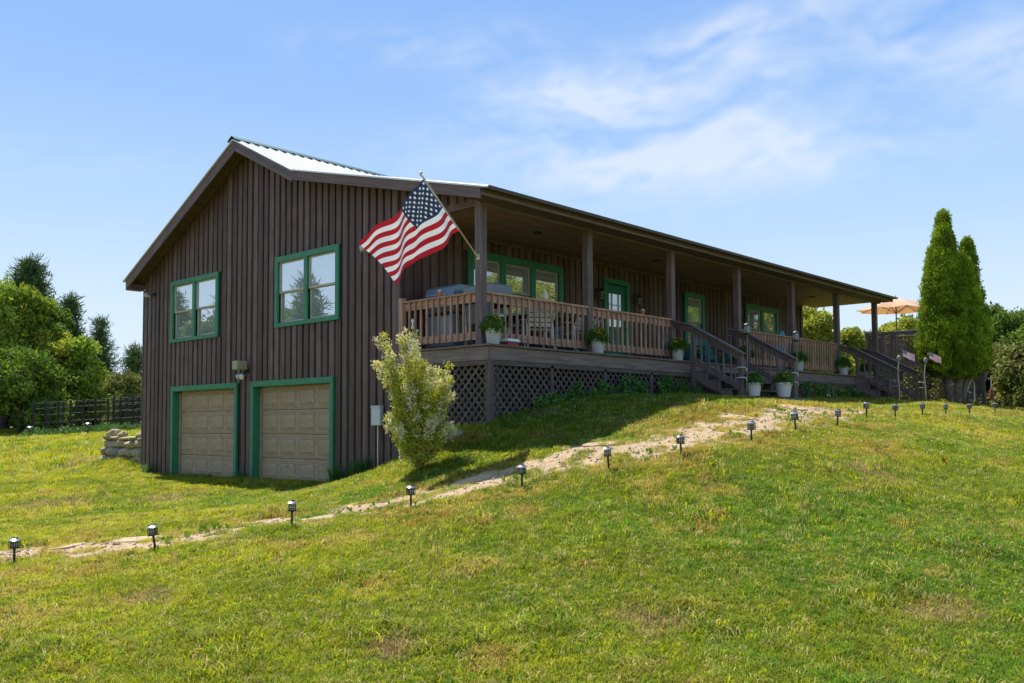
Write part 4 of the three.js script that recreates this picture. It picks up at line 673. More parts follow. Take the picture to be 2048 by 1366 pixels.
{
  const teal = std([0.02, 0.16, 0.16], 0.5), adir = (x, z, ry, label) => {
    const c = thing('adirondack_chair', label, 'chair', [x, 0, z], 'teal chairs on the porch'); c.rotation.y = ry;
    for (let k = 0; k < 6; k++) lpart(c, 'seat_slat', cb(0.54, 0.02, 0.085, 0.005, 1), teal, 0, 0.36 - k * 0.022 + 0.0, 0.26 - k * 0.095, -0.22);
    for (let k = 0; k < 6; k++) lpart(c, 'back_slat', cb(0.083, 0.78 - Math.abs(k - 2.5) * 0.05, 0.018, 0.006, 1), teal, -0.235 + k * 0.094, 0.62 - Math.abs(k - 2.5) * 0.02, -0.42, -0.36);
    for (const s of [-1, 1]) { lpart(c, 'armrest', cb(0.13, 0.022, 0.68, 0.008, 1), teal, s * 0.34, 0.56, -0.02); lpart(c, 'front_leg', cb(0.03, 0.55, 0.09, 0.004, 1), teal, s * 0.3, 0.275, 0.27); lpart(c, 'rear_leg', cb(0.028, 0.1, 0.95, 0.004, 1), teal, s * 0.27, 0.2, -0.12, -0.3); lpart(c, 'arm_support', cb(0.028, 0.5, 0.07, 0.004, 1), teal, s * 0.3, 0.32, -0.36); }
  };
  adir(1.0, -8.0, 1.5, 'teal wooden lounge chair facing the front steps'); adir(1.15, -9.4, 1.6, 'teal wooden lounge chair behind the right railing of the steps'); adir(0.75, -3.9, 1.6, 'teal wooden chair under the triple window');
}
{
  const cup = (x, y, z, label, top) => { const c = thing('clay_cup', label, 'cup', [x, y, z]); lpart(c, 'cup', lathe([[0, 0], [0.03, 0], [0.044, 0.075], [0.046, 0.09], [0.04, 0.09], [0.034, 0.05], [0, 0.045]], 18), std([0.5, 0.17, 0.07], 0.7)); if (top) lpart(c, 'contents', lathe([[0, 0.12], [0.03, 0.11], [0.04, 0.08], [0, 0.07]], 12), MAT.white); };
  cup(1.04, 0.914, 0, 'small terracotta cup on the end railing', true); cup(2.03, 0.914, -4.65, 'small terracotta cup with white flowers on the front railing', true);
  const e = thing('glass_globe', 'pale yellow glass jar lamp on the front railing', 'jar lamp', [2.03, 0.914, -1.62]); lpart(e, 'globe', lathe([[0, 0], [0.035, 0], [0.05, 0.03], [0.055, 0.06], [0.045, 0.1], [0.03, 0.125], [0, 0.13]], 20), phy([0.85, 0.8, 0.6], 0.25, { transmission: 0.3, thickness: 0 })); lpart(e, 'cap', lathe([[0.03, 0.12], [0.034, 0.13], [0.02, 0.15], [0, 0.152]], 16), MAT.white);
  const l = thing('birdhouse_lantern', 'white open lantern standing by the entry door', 'lantern', [0.35, 0, -5.35]);
  lpart(l, 'stand', cb(0.09, 0.95, 0.09, 0.004, 1), std([0.35, 0.3, 0.24], 0.8), 0, 0.475, 0); lpart(l, 'base', cb(0.18, 0.02, 0.18, 0.003, 1), MAT.white, 0, 0.96, 0); for (const sx of [-1, 1]) for (const sz of [-1, 1]) lpart(l, 'post', cb(0.018, 0.2, 0.018, 0.002, 1), MAT.white, sx * 0.07, 1.07, sz * 0.07); lpart(l, 'roof', moved(new THREE.CylinderGeometry(0.02, 0.14, 0.1, 4), 0, 0, 0, 0, Math.PI / 4), MAT.white, 0, 1.22, 0);
  const b = thing('red_box', 'small red box with white lid on the deck edge beside the corner pot', 'box', [2.36, 0.002, -0.33]); lpart(b, 'box', cb(0.16, 0.07, 0.26, 0.006, 1), std([0.28, 0.03, 0.04], 0.5), 0, 0.036, 0); const rf = new THREE.Shape([[-0.1, 0], [0.1, 0], [0.07, 0.045], [-0.05, 0.055]].map((p) => new THREE.Vector2(...p))); lpart(b, 'lid', new THREE.ExtrudeGeometry(rf, { depth: 0.27, bevelEnabled: false }), MAT.white, 0, 0.073, -0.135);
  const w = thing('wreath_ring', 'white hoop hanging below the end railing at the wall', 'hoop', [0.48, 0.1, 0.12]); lpart(w, 'ring', new THREE.TorusGeometry(0.1, 0.018, 8, 28), MAT.white); lpart(w, 'bow', lathe([[0, 0.28], [0.03, 0.24], [0.012, 0.18], [0.03, 0.1], [0, 0.09]], 10), MAT.white, 0, 0.2, 0); 
  const s = thing('paddle_board', 'blue and orange toy paddle board leaning on the wall at the porch end', 'paddle board', [1.25, 0, -12.4]); const sh = new THREE.Shape(); sh.absellipse(0, 0, 0.13, 0.6, 0, 6.283); const sg = new THREE.ExtrudeGeometry(sh, { depth: 0.04, bevelEnabled: true, bevelSize: 0.01, bevelThickness: 0.01, bevelSegments: 2 }); lpart(s, 'board', sg, std([0.03, 0.33, 0.62], 0.35), 0, 0.6, 0, -0.08, 0.9, 0); const s2 = new THREE.Shape(); s2.absellipse(0, 0, 0.075, 0.16, 0, 6.283); lpart(s, 'nose_patch', new THREE.ExtrudeGeometry(s2, { depth: 0.008, bevelEnabled: false }), std([0.75, 0.28, 0.07], 0.4), 0.036, 0.93, 0.012, -0.08, 0.9, 0);
}
// lantern torches tied to the front newel posts
for (const [z, dz, w] of [[-5.62, -0.1, 'left'], [-7.92, 0.02, 'right']]) {
  const y0 = ground(3.8, z), o = thing('torch_lantern', 'grey lantern on a thin pole tied to the ' + w + ' newel post of the front steps', 'torch lantern', [3.76, y0, z], 'torch lanterns at the front steps'); const H = 0.5 - y0;
  lpart(o, 'pole', tube([[0, -0.1, 0.02], [0.01, H * 0.5, dz * 0.5], [0.0, H, dz]], 0.009, 12, 7), std([0.25, 0.2, 0.15], 0.6));
  lpart(o, 'shade', lathe([[0.03, 0], [0.06, 0.02], [0.06, 0.15], [0.03, 0.19], [0, 0.2]], 8), std([0.23, 0.25, 0.25], 0.45, { metalness: 0.3 }), 0, H - 0.02, dz); lpart(o, 'cap', lathe([[0.075, 0], [0.07, 0.02], [0.02, 0.045], [0, 0.05]], 8), MAT.black, 0, H + 0.15, dz); lpart(o, 'collar', cyl(0.065, 0.055, 0.03, 10), MAT.black, 0, H - 0.02, dz);
  for (const y of [0.42, 0.62]) lpart(o, 'tie', tube([[-0.2, y, 0.05], [-0.1, y + 0.015, 0.08], [0.01, y + 0.005, 0.02], [0.02, y - 0.06, 0.0]], 0.008, 14, 6), MAT.white);
}
// ---------- upper patio deck beyond the porch, umbrella, chairs ----------
{
  const X0 = 0.78, X1 = 3.35, Z0 = -19.8, Z1 = -23.4, FY = 0.72, o = thing('patio_deck', 'raised brown patio deck with railing beyond the far end of the porch', 'deck', [X1, -1, Z0]);
  for (let k = 0; k < 20; k++) part(o, 'deck_board', cb(X1 - X0, 0.03, 0.18, 0.004), MAT.deck, (X0 + X1) / 2, FY - 0.016, Z0 - 0.1 - k * 0.19);
  part(o, 'skirt', cb(X1 - X0, 0.22, 0.04), MAT.stair, (X0 + X1) / 2, FY - 0.14, Z0 + 0.01); part(o, 'skirt', cb(0.04, 0.22, Z0 - Z1), MAT.stair, X1, FY - 0.14, (Z0 + Z1) / 2);
  const pts = [[X0, Z0], [1.3, Z0], [1.58, Z0], [2.55, Z0], [X1, Z0], [X1, (Z0 + Z1) / 2], [X1, Z1]]; pts.forEach(([x, z]) => part(o, 'post', cb(0.11, 2.9, 0.11), MAT.stair, x, 0.25, z));
  const run = (a, b, n) => { bar(o, 'top_rail', [a[0], 1.63, a[1]], [b[0], 1.63, b[1]], 0.12, 0.04, MAT.stair); for (const y of [1.5, 0.88]) bar(o, 'rail', [a[0], y, a[1]], [b[0], y, b[1]], 0.04, 0.11, MAT.stair); for (let k = 1; k < n; k++) part(o, 'baluster', cb(0.036, 0.8, 0.036), MAT.stair, lerp(a[0], b[0], k / n), 1.2, lerp(a[1], b[1], k / n)); };
  run(pts[0], pts[1], 5); run(pts[2], pts[3], 9); run(pts[3], pts[4], 7); run(pts[4], pts[5], 14); run(pts[5], pts[6], 14); bar(o, 'top_rail', [pts[1][0], 1.63, Z0], [pts[2][0], 1.63, Z0], 0.12, 0.04, MAT.stair); run([X0, Z0], [X0, Z1], 22);
  const geos = []; for (const dir of [-1, 1]) for (let s = -2; s < 17; s++) geos.push(moved(cb(0.03, 1.9, 0.008, 0.002, 1), X0 + 0.1 + s * 0.15, -0.3, Z0 + 0.005 + dir * 0.005, 0, 0, dir * Math.PI / 4)); for (const dir of [-1, 1]) for (let s = 0; s < 24; s++) geos.push(moved(cb(0.008, 2.0, 0.03, 0.002, 1), X1 + 0.01 + dir * 0.005, -0.3, Z0 - s * 0.15, dir * Math.PI / 4)); const m = part(o, 'lattice_slats', mergeGeometries(geos), MAT.lattice); const b = basePos.get(o); m.position.set(-b[0], -b[1], -b[2]); m.userData.kind = 'stuff';
  const u = thing('patio_umbrella', 'open tan patio umbrella over the far deck', 'umbrella', [1.15, FY, -21.5]);
  lpart(u, 'pole', cyl(0.022, 0.022, 2.2, 10), std([0.2, 0.13, 0.08], 0.6), 0, 1.1, 0);
  const R = 1.33, cg = [], um = phy([0.55, 0.28, 0.11], 0.9, { transmission: 0.45, thickness: 0, side: THREE.DoubleSide });
  for (let k = 0; k < 8; k++) {
    const a0 = k * Math.PI / 4 + 0.2, a1 = a0 + Math.PI / 4, T = [], n = 6, P = (t, s) => { const a = lerp(a0, a1, s), sag = 1 - 0.07 * Math.sin(s * Math.PI) * t, r = R * t * Math.cos(Math.PI / 8) / Math.cos(a - (a0 + a1) / 2) * sag; return [Math.cos(a) * r, 2.3 - 0.42 * t ** 1.15 - 0.03 * Math.sin(s * Math.PI) * t, Math.sin(a) * r]; };
    for (let i = 0; i < n; i++) for (let j = 0; j < n; j++) { const q = [P(i / n, j / n), P((i + 1) / n, j / n), P((i + 1) / n, (j + 1) / n), P(i / n, (j + 1) / n)]; T.push([q[0], q[2], q[1]], [q[0], q[3], q[2]]); }
    lpart(u, 'canopy_panel', fromTris(T.filter((t) => t[0] !== t[1]), 1), um); const e = P(1, 0); lpart(u, 'rib', tube([[0, 2.27, 0], [e[0] * 0.5, 2.08, e[2] * 0.5], [e[0], e[1] - 0.012, e[2]]], 0.009, 8, 5), MAT.stair); lpart(u, 'strut', tube([[0, 1.75, 0], [e[0] * 0.25, 1.93, e[2] * 0.25], [e[0] * 0.5, 2.07, e[2] * 0.5]], 0.008, 4, 5), MAT.stair);
  }
  lpart(u, 'finial', lathe([[0, 0.1], [0.02, 0.07], [0.012, 0.03], [0.04, 0], [0, 0]], 10), MAT.stair, 0, 2.29, 0);
  const sling = phy([0.42, 0.33, 0.2], 0.9, { transmission: 0.2, thickness: 0 }), ch = (x, z, ry, label) => { const c = thing('sling_chair', label, 'chair', [x, FY, z], 'tan sling chairs on the far deck'); c.rotation.y = ry; lpart(c, 'seat', cb(0.52, 0.012, 0.5, 0.004, 1), sling, 0, 0.4, 0); lpart(c, 'backrest', cb(0.52, 0.66, 0.012, 0.004, 1), sling, 0, 0.72, -0.3, -0.22); for (const s of [-1, 1]) { lpart(c, 'frame', tube([[s * 0.28, 0, 0.28], [s * 0.28, 0.4, 0.26], [s * 0.28, 0.6, 0.2], [s * 0.28, 0.6, -0.25]], 0.014, 16, 7), MAT.stair); lpart(c, 'rear_leg', tube([[s * 0.28, 0, -0.3], [s * 0.28, 0.5, -0.24], [s * 0.28, 1.05, -0.38]], 0.014, 12, 7), MAT.stair); } };
  ch(0.95, -20.3, 3.0, 'tan sling chair at the near left of the far deck'); ch(2.4, -21.4, -1.9, 'tan sling chair near the right railing of the far deck');
}
// ---------- stone wall at the left corner ----------
{
  const o = thing('stone_wall', 'low dry wall of tan fieldstones beside the left corner of the house', 'stone wall', [-11.2, -2.45, -0.45]), r = rng(61);
  const mats = [[0.42, 0.35, 0.2], [0.36, 0.3, 0.17], [0.47, 0.39, 0.22], [0.33, 0.3, 0.23], [0.5, 0.43, 0.29]].map((c) => std(c, 0.9, { map: speckTex, bumpMap: fineBump, bumpScale: 0.02 }));
  const geos = [0, 1, 2, 3, 4, 5].map((k) => { const g = new THREE.IcosahedronGeometry(1, 2), p = g.attributes.position, v = new THREE.Vector3(); for (let i = 0; i < p.count; i++) { v.fromBufferAttribute(p, i); const n = 1 + 0.16 * noise2(v.x * 1.6 + k * 9, v.y * 1.6 + v.z * 1.3) + 0.07 * noise2(v.x * 4 + k, v.z * 4 + v.y * 3); v.multiplyScalar(n); v.x = Math.sign(v.x) * Math.abs(v.x) ** 0.8; v.y = Math.sign(v.y) * Math.abs(v.y) ** 0.8; p.setXYZ(i, v.x, v.y, v.z); } const uv = g.attributes.uv; g.computeVertexNormals(); return g; });
  let y = -2.55; const rows = [0.25, 0.22, 0.24, 0.2, 0.1];
  rows.forEach((h, k) => { let x = -13.2 + k * 0.07 + r() * 0.06; while (x < -9.98) { const w = k === 4 ? 0.35 + r() * 0.3 : 0.24 + r() * 0.3; const m = part(o, 'stone', geos[Math.floor(r() * 6)], mats[Math.floor(r() * 5)], x + w / 2, y + h / 2, -0.45 + (r() - 0.5) * 0.06); m.scale.set(w * 0.53, h * 0.56, 0.2 + r() * 0.06); m.rotation.set((r() - 0.5) * 0.4, r() * 0.4 - 0.2, (r() - 0.5) * 0.3); x += w; } y += h * 0.98; });
  for (const [x, s] of [[-12.6, 0.2], [-12.05, 0.14], [-10.9, 0.15]]) { const m = part(o, 'stone', geos[2], mats[0], x, y + s * 0.3, -0.45); m.scale.set(s, s * 0.7, s); m.rotation.set(0.3, x, 0.2); }
  // stones of the return that runs back along the house
  for (let k = 0; k < 26; k++) { const m = part(o, 'stone', geos[k % 6], mats[k % 5], -13.1 + (r() - 0.5) * 0.15, -2.45 + (k % 4) * 0.2 + 0.08, -0.6 - Math.floor(k / 4) * 0.3); m.scale.set(0.16 + r() * 0.05, 0.12, 0.16 + r() * 0.04); m.rotation.set(r(), r(), r()); }
  const w = thing('boulder', 'flat pale rock below the corner of the lattice skirt', 'rock', [2.0, -1.35, 0.75]); const m = lpart(w, 'rock', geos[1], mats[3], 0, -0.12, 0, 0.1, 0.5, 0.05); m.scale.set(0.3, 0.13, 0.2);
}
// ---------- garden fence ----------
{
  const a = [-37.2, -6.4], b = [-31.0, -12.6], dx = 0.92, o = thing('garden_fence', 'dark garden fence of posts and wire on the left lawn', 'fence', [-34, -1.8, -9]), post = wood([0.05, 0.042, 0.035], 0.9), wire = std([0.06, 0.06, 0.06], 0.5, { metalness: 0.4 }), r = rng(8);
  const rowsF = [[[-37.6, -7.2], [-30.2, -13.0], 14], [[-40.5, -10.5], [-33.2, -16.4], 13], [[-37.6, -7.2], [-40.5, -10.5], 3], [[-34.2, -9.9], [-37.2, -13.3], 3]];
  for (const [p, q, n] of rowsF) {
    for (let k = 0; k <= n; k++) { const x = lerp(p[0], q[0], k / n), z = lerp(p[1], q[1], k / n), h = 1.75 + r() * 0.2, m = part(o, 'post', cb(0.085, h + 0.3, 0.085, 0.012, 3), post, x, ground(x, z) + h / 2 - 0.15, z); m.rotation.set((r() - 0.5) * 0.04, r(), (r() - 0.5) * 0.04); }
    for (const y of [0.35, 0.75, 1.15, 1.5, 1.78]) { const A = [p[0], ground(...p) + y, p[1]], B = [q[0], ground(...q) + y, q[1]], M = [(p[0] + q[0]) / 2, ground((p[0] + q[0]) / 2, (p[1] + q[1]) / 2) + y - 0.02, (p[1] + q[1]) / 2], g = tube([A, M, B], 0.005, 10, 4); const m = part(o, 'wire', g, wire); const bp = basePos.get(o); m.position.set(-bp[0], -bp[1], -bp[2]); }
  }
}
// ---------- trees ----------
const CL = { a: leafClump(20, 0.3, 0.2, 0.12, 21, 0.1), b: leafClump(22, 0.3, 0.2, 0.11, 22, 0.1), n: leafClump(26, 0.24, 0.3, 0.035, 23, 0.15, 0.1), s: leafClump(18, 0.1, 0.085, 0.035, 24, 0.4) };
const bark = std([0.09, 0.07, 0.055], 0.95, { map: grainTex, bumpMap: grainBump, bumpScale: 0.02 }), bark2 = std([0.27, 0.2, 0.14], 0.95, { map: grainTex, bumpMap: grainBump, bumpScale: 0.03 }), palebark = std([0.3, 0.25, 0.19], 0.95, { map: grainTex, bumpMap: grainBump, bumpScale: 0.02 });
const toI = (g) => (g.index ? g.toNonIndexed() : g);
function taper(points, r0, r1, seg = 10, rad = 7) { const c = new THREE.CatmullRomCurve3(points.map((p) => new THREE.Vector3(...p))), g = new THREE.TubeGeometry(c, seg, 1, rad, false), p = g.attributes.position, ctr = new THREE.Vector3(); for (let i = 0; i <= seg; i++) { c.getPointAt(i / seg, ctr); const R = lerp(r0, r1, i / seg); for (let j = 0; j <= rad; j++) { const k = i * (rad + 1) + j; p.setXYZ(k, ctr.x + (p.getX(k) - ctr.x) * R, ctr.y + (p.getY(k) - ctr.y) * R, ctr.z + (p.getZ(k) - ctr.z) * R); } } return toI(g); }
function broadleaf(x, z, H, W, seed, tint, label, o = {}) {
  const y0 = (o.y ?? ground(x, z)) - 0.1, t = thing(o.name || 'broadleaf_tree', label, o.cat || 'tree', [x, y0, z], o.group), r = rng(seed), list = [], limbs = [];
  const lobes = [], nL = o.lobes || Math.round(22 + W * 3), low = o.low ?? 0.18;
  for (let k = 0; k < nL; k++) {       // lobes on an egg-shaped crown
    const f = Math.pow(r(), 0.8), y = lerp(low, 0.95, f), prof = Math.sqrt(Math.max(0.04, 1 - ((y - 0.48) / 0.54) ** 2)), a = r() * 6.283, q = (0.4 + 0.65 * Math.sqrt(r())) * prof * W / 2 * 0.85 * (0.8 + 0.4 * r());
    lobes.push([Math.cos(a) * q, y * H, Math.sin(a) * q, (0.1 + r() * 0.1) * W * (1.15 - 0.35 * f)]);
  }
  limbs.push(taper([[0, -0.2, 0], [0.1, H * 0.25, 0], [-0.05, H * 0.55, 0.1], [0, H * 0.85, 0]], 0.035 * H * (o.thick || 1), 0.01 * H));
  lobes.forEach(([lx, ly, lz], k) => { if (k % 2 === 0) limbs.push(taper([[0, ly * 0.45, 0], [lx * 0.4, ly * 0.72, lz * 0.4], [lx, ly, lz]], 0.011 * H, 0.003 * H, 6, 5)); });
  lpart(t, 'trunk', mergeGeometries(limbs), bark);
  const cs = o.cs || 1, per = o.per || Math.round(25 * Math.max(0.5, (W / 6) ** 1.2));
  for (const [lx, ly, lz, lr] of lobes) for (let k = 0; k < per; k++) {
    const u = r() * 2 - 1, a = r() * 6.283, s = Math.sqrt(1 - u * u), rr = lr * (r() < 0.1 ? 1 + r() * 0.7 : 0.5 + 0.6 * Math.pow(r(), 0.5)), g = 0.5 + r() * 0.95, mixy = r();
    const c = mix3(tint[0], tint[1], clamp(mixy * 0.8 + 0.2 * noise2(lx * 2, ly * 2)));
    list.push([lx + Math.cos(a) * s * rr, ly + u * rr * 0.8, lz + Math.sin(a) * s * rr, cs * (0.7 + r() * 0.7), r() * 6, r() * 6, r() * 6, c[0] * g, c[1] * g, c[2] * g]);
  }
  scatter(t, 'crown', o.geo || CL.a, LEAF, list); return t;
}
function conifer(x, z, H, W, seed, tint, label, o = {}) {
  const y0 = (o.y ?? ground(x, z)) - 0.1, t = thing(o.name || 'pine_tree', label, 'tree', [x, y0, z], o.group), r = rng(seed), list = [], limbs = [taper([[0, -0.2, 0], [0.05, H * 0.5, 0], [0, H, 0]], 0.018 * H, 0.003 * H)];
  const whorls = Math.round(H * 1.9);
  for (let w = 0; w < whorls; w++) {
    const f = (w + r() * 0.6) / whorls, y = H * lerp(o.low ?? 0.12, 0.985, f), R = W / 2 * Math.pow(1 - f, 0.75) * (0.65 + 0.5 * r()) + 0.15, n = 4 + Math.floor(r() * 3), a0 = r() * 6;
    for (let b = 0; b < n; b++) {
      const a = a0 + b / n * 6.283 + r() * 0.5, L = R * (0.65 + r() * 0.5), rise = (o.rise ?? 0.25) * L * (f > 0.6 ? 1.4 : 0.6) - 0.1 * L; limbs.push(taper([[0, y, 0], [Math.cos(a) * L * 0.5, y + rise * 0.3, Math.sin(a) * L * 0.5], [Math.cos(a) * L, y + rise, Math.sin(a) * L]], 0.004 * H, 0.0015 * H, 4, 4));
      const m = Math.max(3, Math.round(L * 7)); for (let k = 0; k < m; k++) { const s = 0.25 + 0.78 * (k + r()) / m, g = 0.7 + r() * 0.6, c = mix3(tint[0], tint[1], r()); list.push([Math.cos(a) * L * s + (r() - 0.5) * 0.45 * s, y + rise * s * s + (r() - 0.3) * 0.25, Math.sin(a) * L * s + (r() - 0.5) * 0.45 * s, (0.8 + r() * 0.6) * (o.cs || 1), r() * 0.8, r() * 6, r() * 0.8, c[0] * g, c[1] * g, c[2] * g]); }
    }
  }
  lpart(t, 'trunk', mergeGeometries(limbs), bark); scatter(t, 'crown', CL.n, NEEDLE, list); return t;
}
const GR = { maple: [[0.1, 0.19, 0.022], [0.25, 0.32, 0.03]], yellow: [[0.34, 0.38, 0.035], [0.52, 0.5, 0.06]], pine: [[0.065, 0.12, 0.04], [0.13, 0.19, 0.055]], olive: [[0.15, 0.19, 0.035], [0.3, 0.28, 0.07]], bright: [[0.2, 0.31, 0.03], [0.4, 0.46, 0.045]] };
const at = (px, d) => { const a = (px - 1024) / FPX, cy = Math.cos(YAW), sy = Math.sin(YAW); return [12.206 + d * (-sy + a * cy), 10.395 + d * (-cy - a * sy)]; };
const HZ = (px) => 850.5 - (px / 2048) * 11;        // where eye level falls in the picture
const topY = (px, py, d) => -1.237 + (HZ(px) - py) / FPX * d;
function place(fn, px, topPy, d, wpx, seed, tint, label, o = {}) { const [x, z] = at(px, d), y = ground(x, z), H = topY(px, topPy, d) - y; return fn(x, z, H, wpx / FPX * d, seed, tint, label, { group: o.group || 'trees behind the left lawn', ...o }); }
// left wood
place(conifer, 55, 518, 64, 160, 1, GR.pine, 'tallest white pine, rising at the far left of the wood', { low: 0.3, cs: 1.5, rise: 0.35 });
place(broadleaf, 8, 556, 58, 185, 2, GR.bright, 'bright maple at the left edge of the picture', { cs: 1.25 });
place(broadleaf, 78, 585, 60, 120, 3, GR.maple, 'mid green maple below the tallest pine', { cs: 1.25 });
place(broadleaf, 40, 700, 52, 150, 4, GR.maple, 'low spreading maple in front of the left wood', { cs: 1.15, low: 0.05 });
place(broadleaf, 112, 655, 58, 95, 5, GR.yellow, 'yellow-green sapling in the gap of the left wood', { cs: 1.1, low: 0.05 });
place(conifer, 138, 590, 66, 85, 6, GR.pine, 'dark pine behind the maples of the left wood', { cs: 1.4 });
place(conifer, 200, 635, 62, 85, 7, GR.pine, 'lone blue-green spruce between the maples and the house', { cs: 1.2, rise: -0.1, name: 'spruce_tree' });
place(broadleaf, 168, 675, 58, 90, 8, GR.bright, 'rounded light green tree left of the lone spruce', { cs: 1.15, low: 0.05 });
place(broadleaf, 250, 742, 56, 80, 9, GR.olive, 'pale shrubby tree beside the house corner above the fence', { cs: 1.0, low: 0.02 });
place(conifer, 268, 690, 70, 80, 10, GR.pine, 'pine peeking past the left corner of the house', { cs: 1.3 });
place(broadleaf, 120, 760, 64, 150, 12, GR.maple, 'low leafy tree deep in the left wood', { low: 0.02, cs: 1.3 });
place(broadleaf, 215, 770, 66, 110, 13, GR.maple, 'low leafy tree behind the garden fence', { low: 0.02, cs: 1.3 });
place(broadleaf, -70, 600, 62, 170, 14, GR.maple, 'maple just outside the left edge of the picture', { cs: 1.3 });
place(broadleaf, 5, 740, 72, 170, 15, GR.maple, 'low leafy tree at the far left edge of the wood', { low: 0.0, cs: 1.4 }); place(broadleaf, 70, 765, 70, 140, 16, GR.maple, 'low leafy tree left of the garden fence', { low: 0.0, cs: 1.4 });
// right wood line, far beyond the deck
[[1630, 612, 46, 100, GR.yellow, 'yellow-green tree seen between the house wall and the sixth post'], [1690, 655, 52, 90, GR.yellow, 'yellow-green bush seen between the last two porch posts'], [1745, 640, 56, 110, GR.bright, 'light green tree behind the umbrella'], [1800, 630, 54, 90, GR.yellow, 'sunlit tree right of the last porch post'], [1845, 640, 58, 90, GR.bright, 'green tree just left of the tall evergreen'], [1580, 660, 60, 120, GR.maple, 'tree hidden mostly by the porch railing']].forEach((q, k) => place(broadleaf, q[0], q[1], q[2], q[3], 30 + k, q[4], q[5], { group: 'trees beyond the porch', cs: 1.0, low: 0.03, per: 40 }));
[[1985, 612, 44, 120, GR.maple, 'dark-topped tree right of the tall evergreen'], [2050, 610, 40, 130, GR.maple, 'leafy tree at the right edge of the picture'], [1995, 700, 33, 120, GR.olive, 'olive wild apple tree behind the satellite dish'], [2060, 690, 31, 120, GR.olive, 'olive wild apple tree at the right edge above the lawn'], [1930, 720, 34, 90, GR.olive, 'olive thicket right behind the evergreen trunks'], [1850, 735, 36, 80, GR.olive, 'olive thicket left of the evergreen trunks'], [2120, 640, 40, 130, GR.maple, 'tree outside the right edge of the picture']].forEach((q, k) => place(broadleaf, q[0], q[1], q[2], q[3], 50 + k, q[4], q[5], { group: 'trees at the right edge', cs: 0.72, geo: CL.b, low: 0.06, per: 60 }));
// trees behind the camera and across the front lawn, which the windows mirror
[[-26, 16, 9, 4, 0], [-31, 18, 8, 5, 1], [-35, 17, 10.4, 4.5, 0], [-40, 20, 9, 6, 1], [-46, 19, 10.4, 4.5, 0], [-52, 21, 10.5, 6, 1], [-59, 23, 13, 6, 0], [-22, 19, 6, 5, 1]].forEach(([x, z, H, W, k], i) => (k ? broadleaf : conifer)(x, z, H, W, 70 + i, k ? GR.maple : GR.pine, ['first', 'second', 'third', 'fourth', 'fifth', 'sixth', 'seventh', 'rearmost'][i] + ' tree of the row mirrored in the gable windows', { group: 'trees mirrored in the windows', cs: 1.2 }));
[[22, -27, 9, 7], [27, -33, 11, 8], [25, -20, 8.5, 7], [31, -26, 11, 8], [18, -40, 11, 8], [36, -16, 11, 8], [14, -46, 10, 7]].forEach(([x, z, H, W], i) => broadleaf(x, z, H, W, 90 + i, GR.yellow, ['nearest', 'second', 'third', 'fourth', 'fifth', 'sixth', 'rearmost'][i] + ' sunlit tree mirrored in the porch windows', { group: 'trees mirrored in the porch windows', cs: 1.2 }));
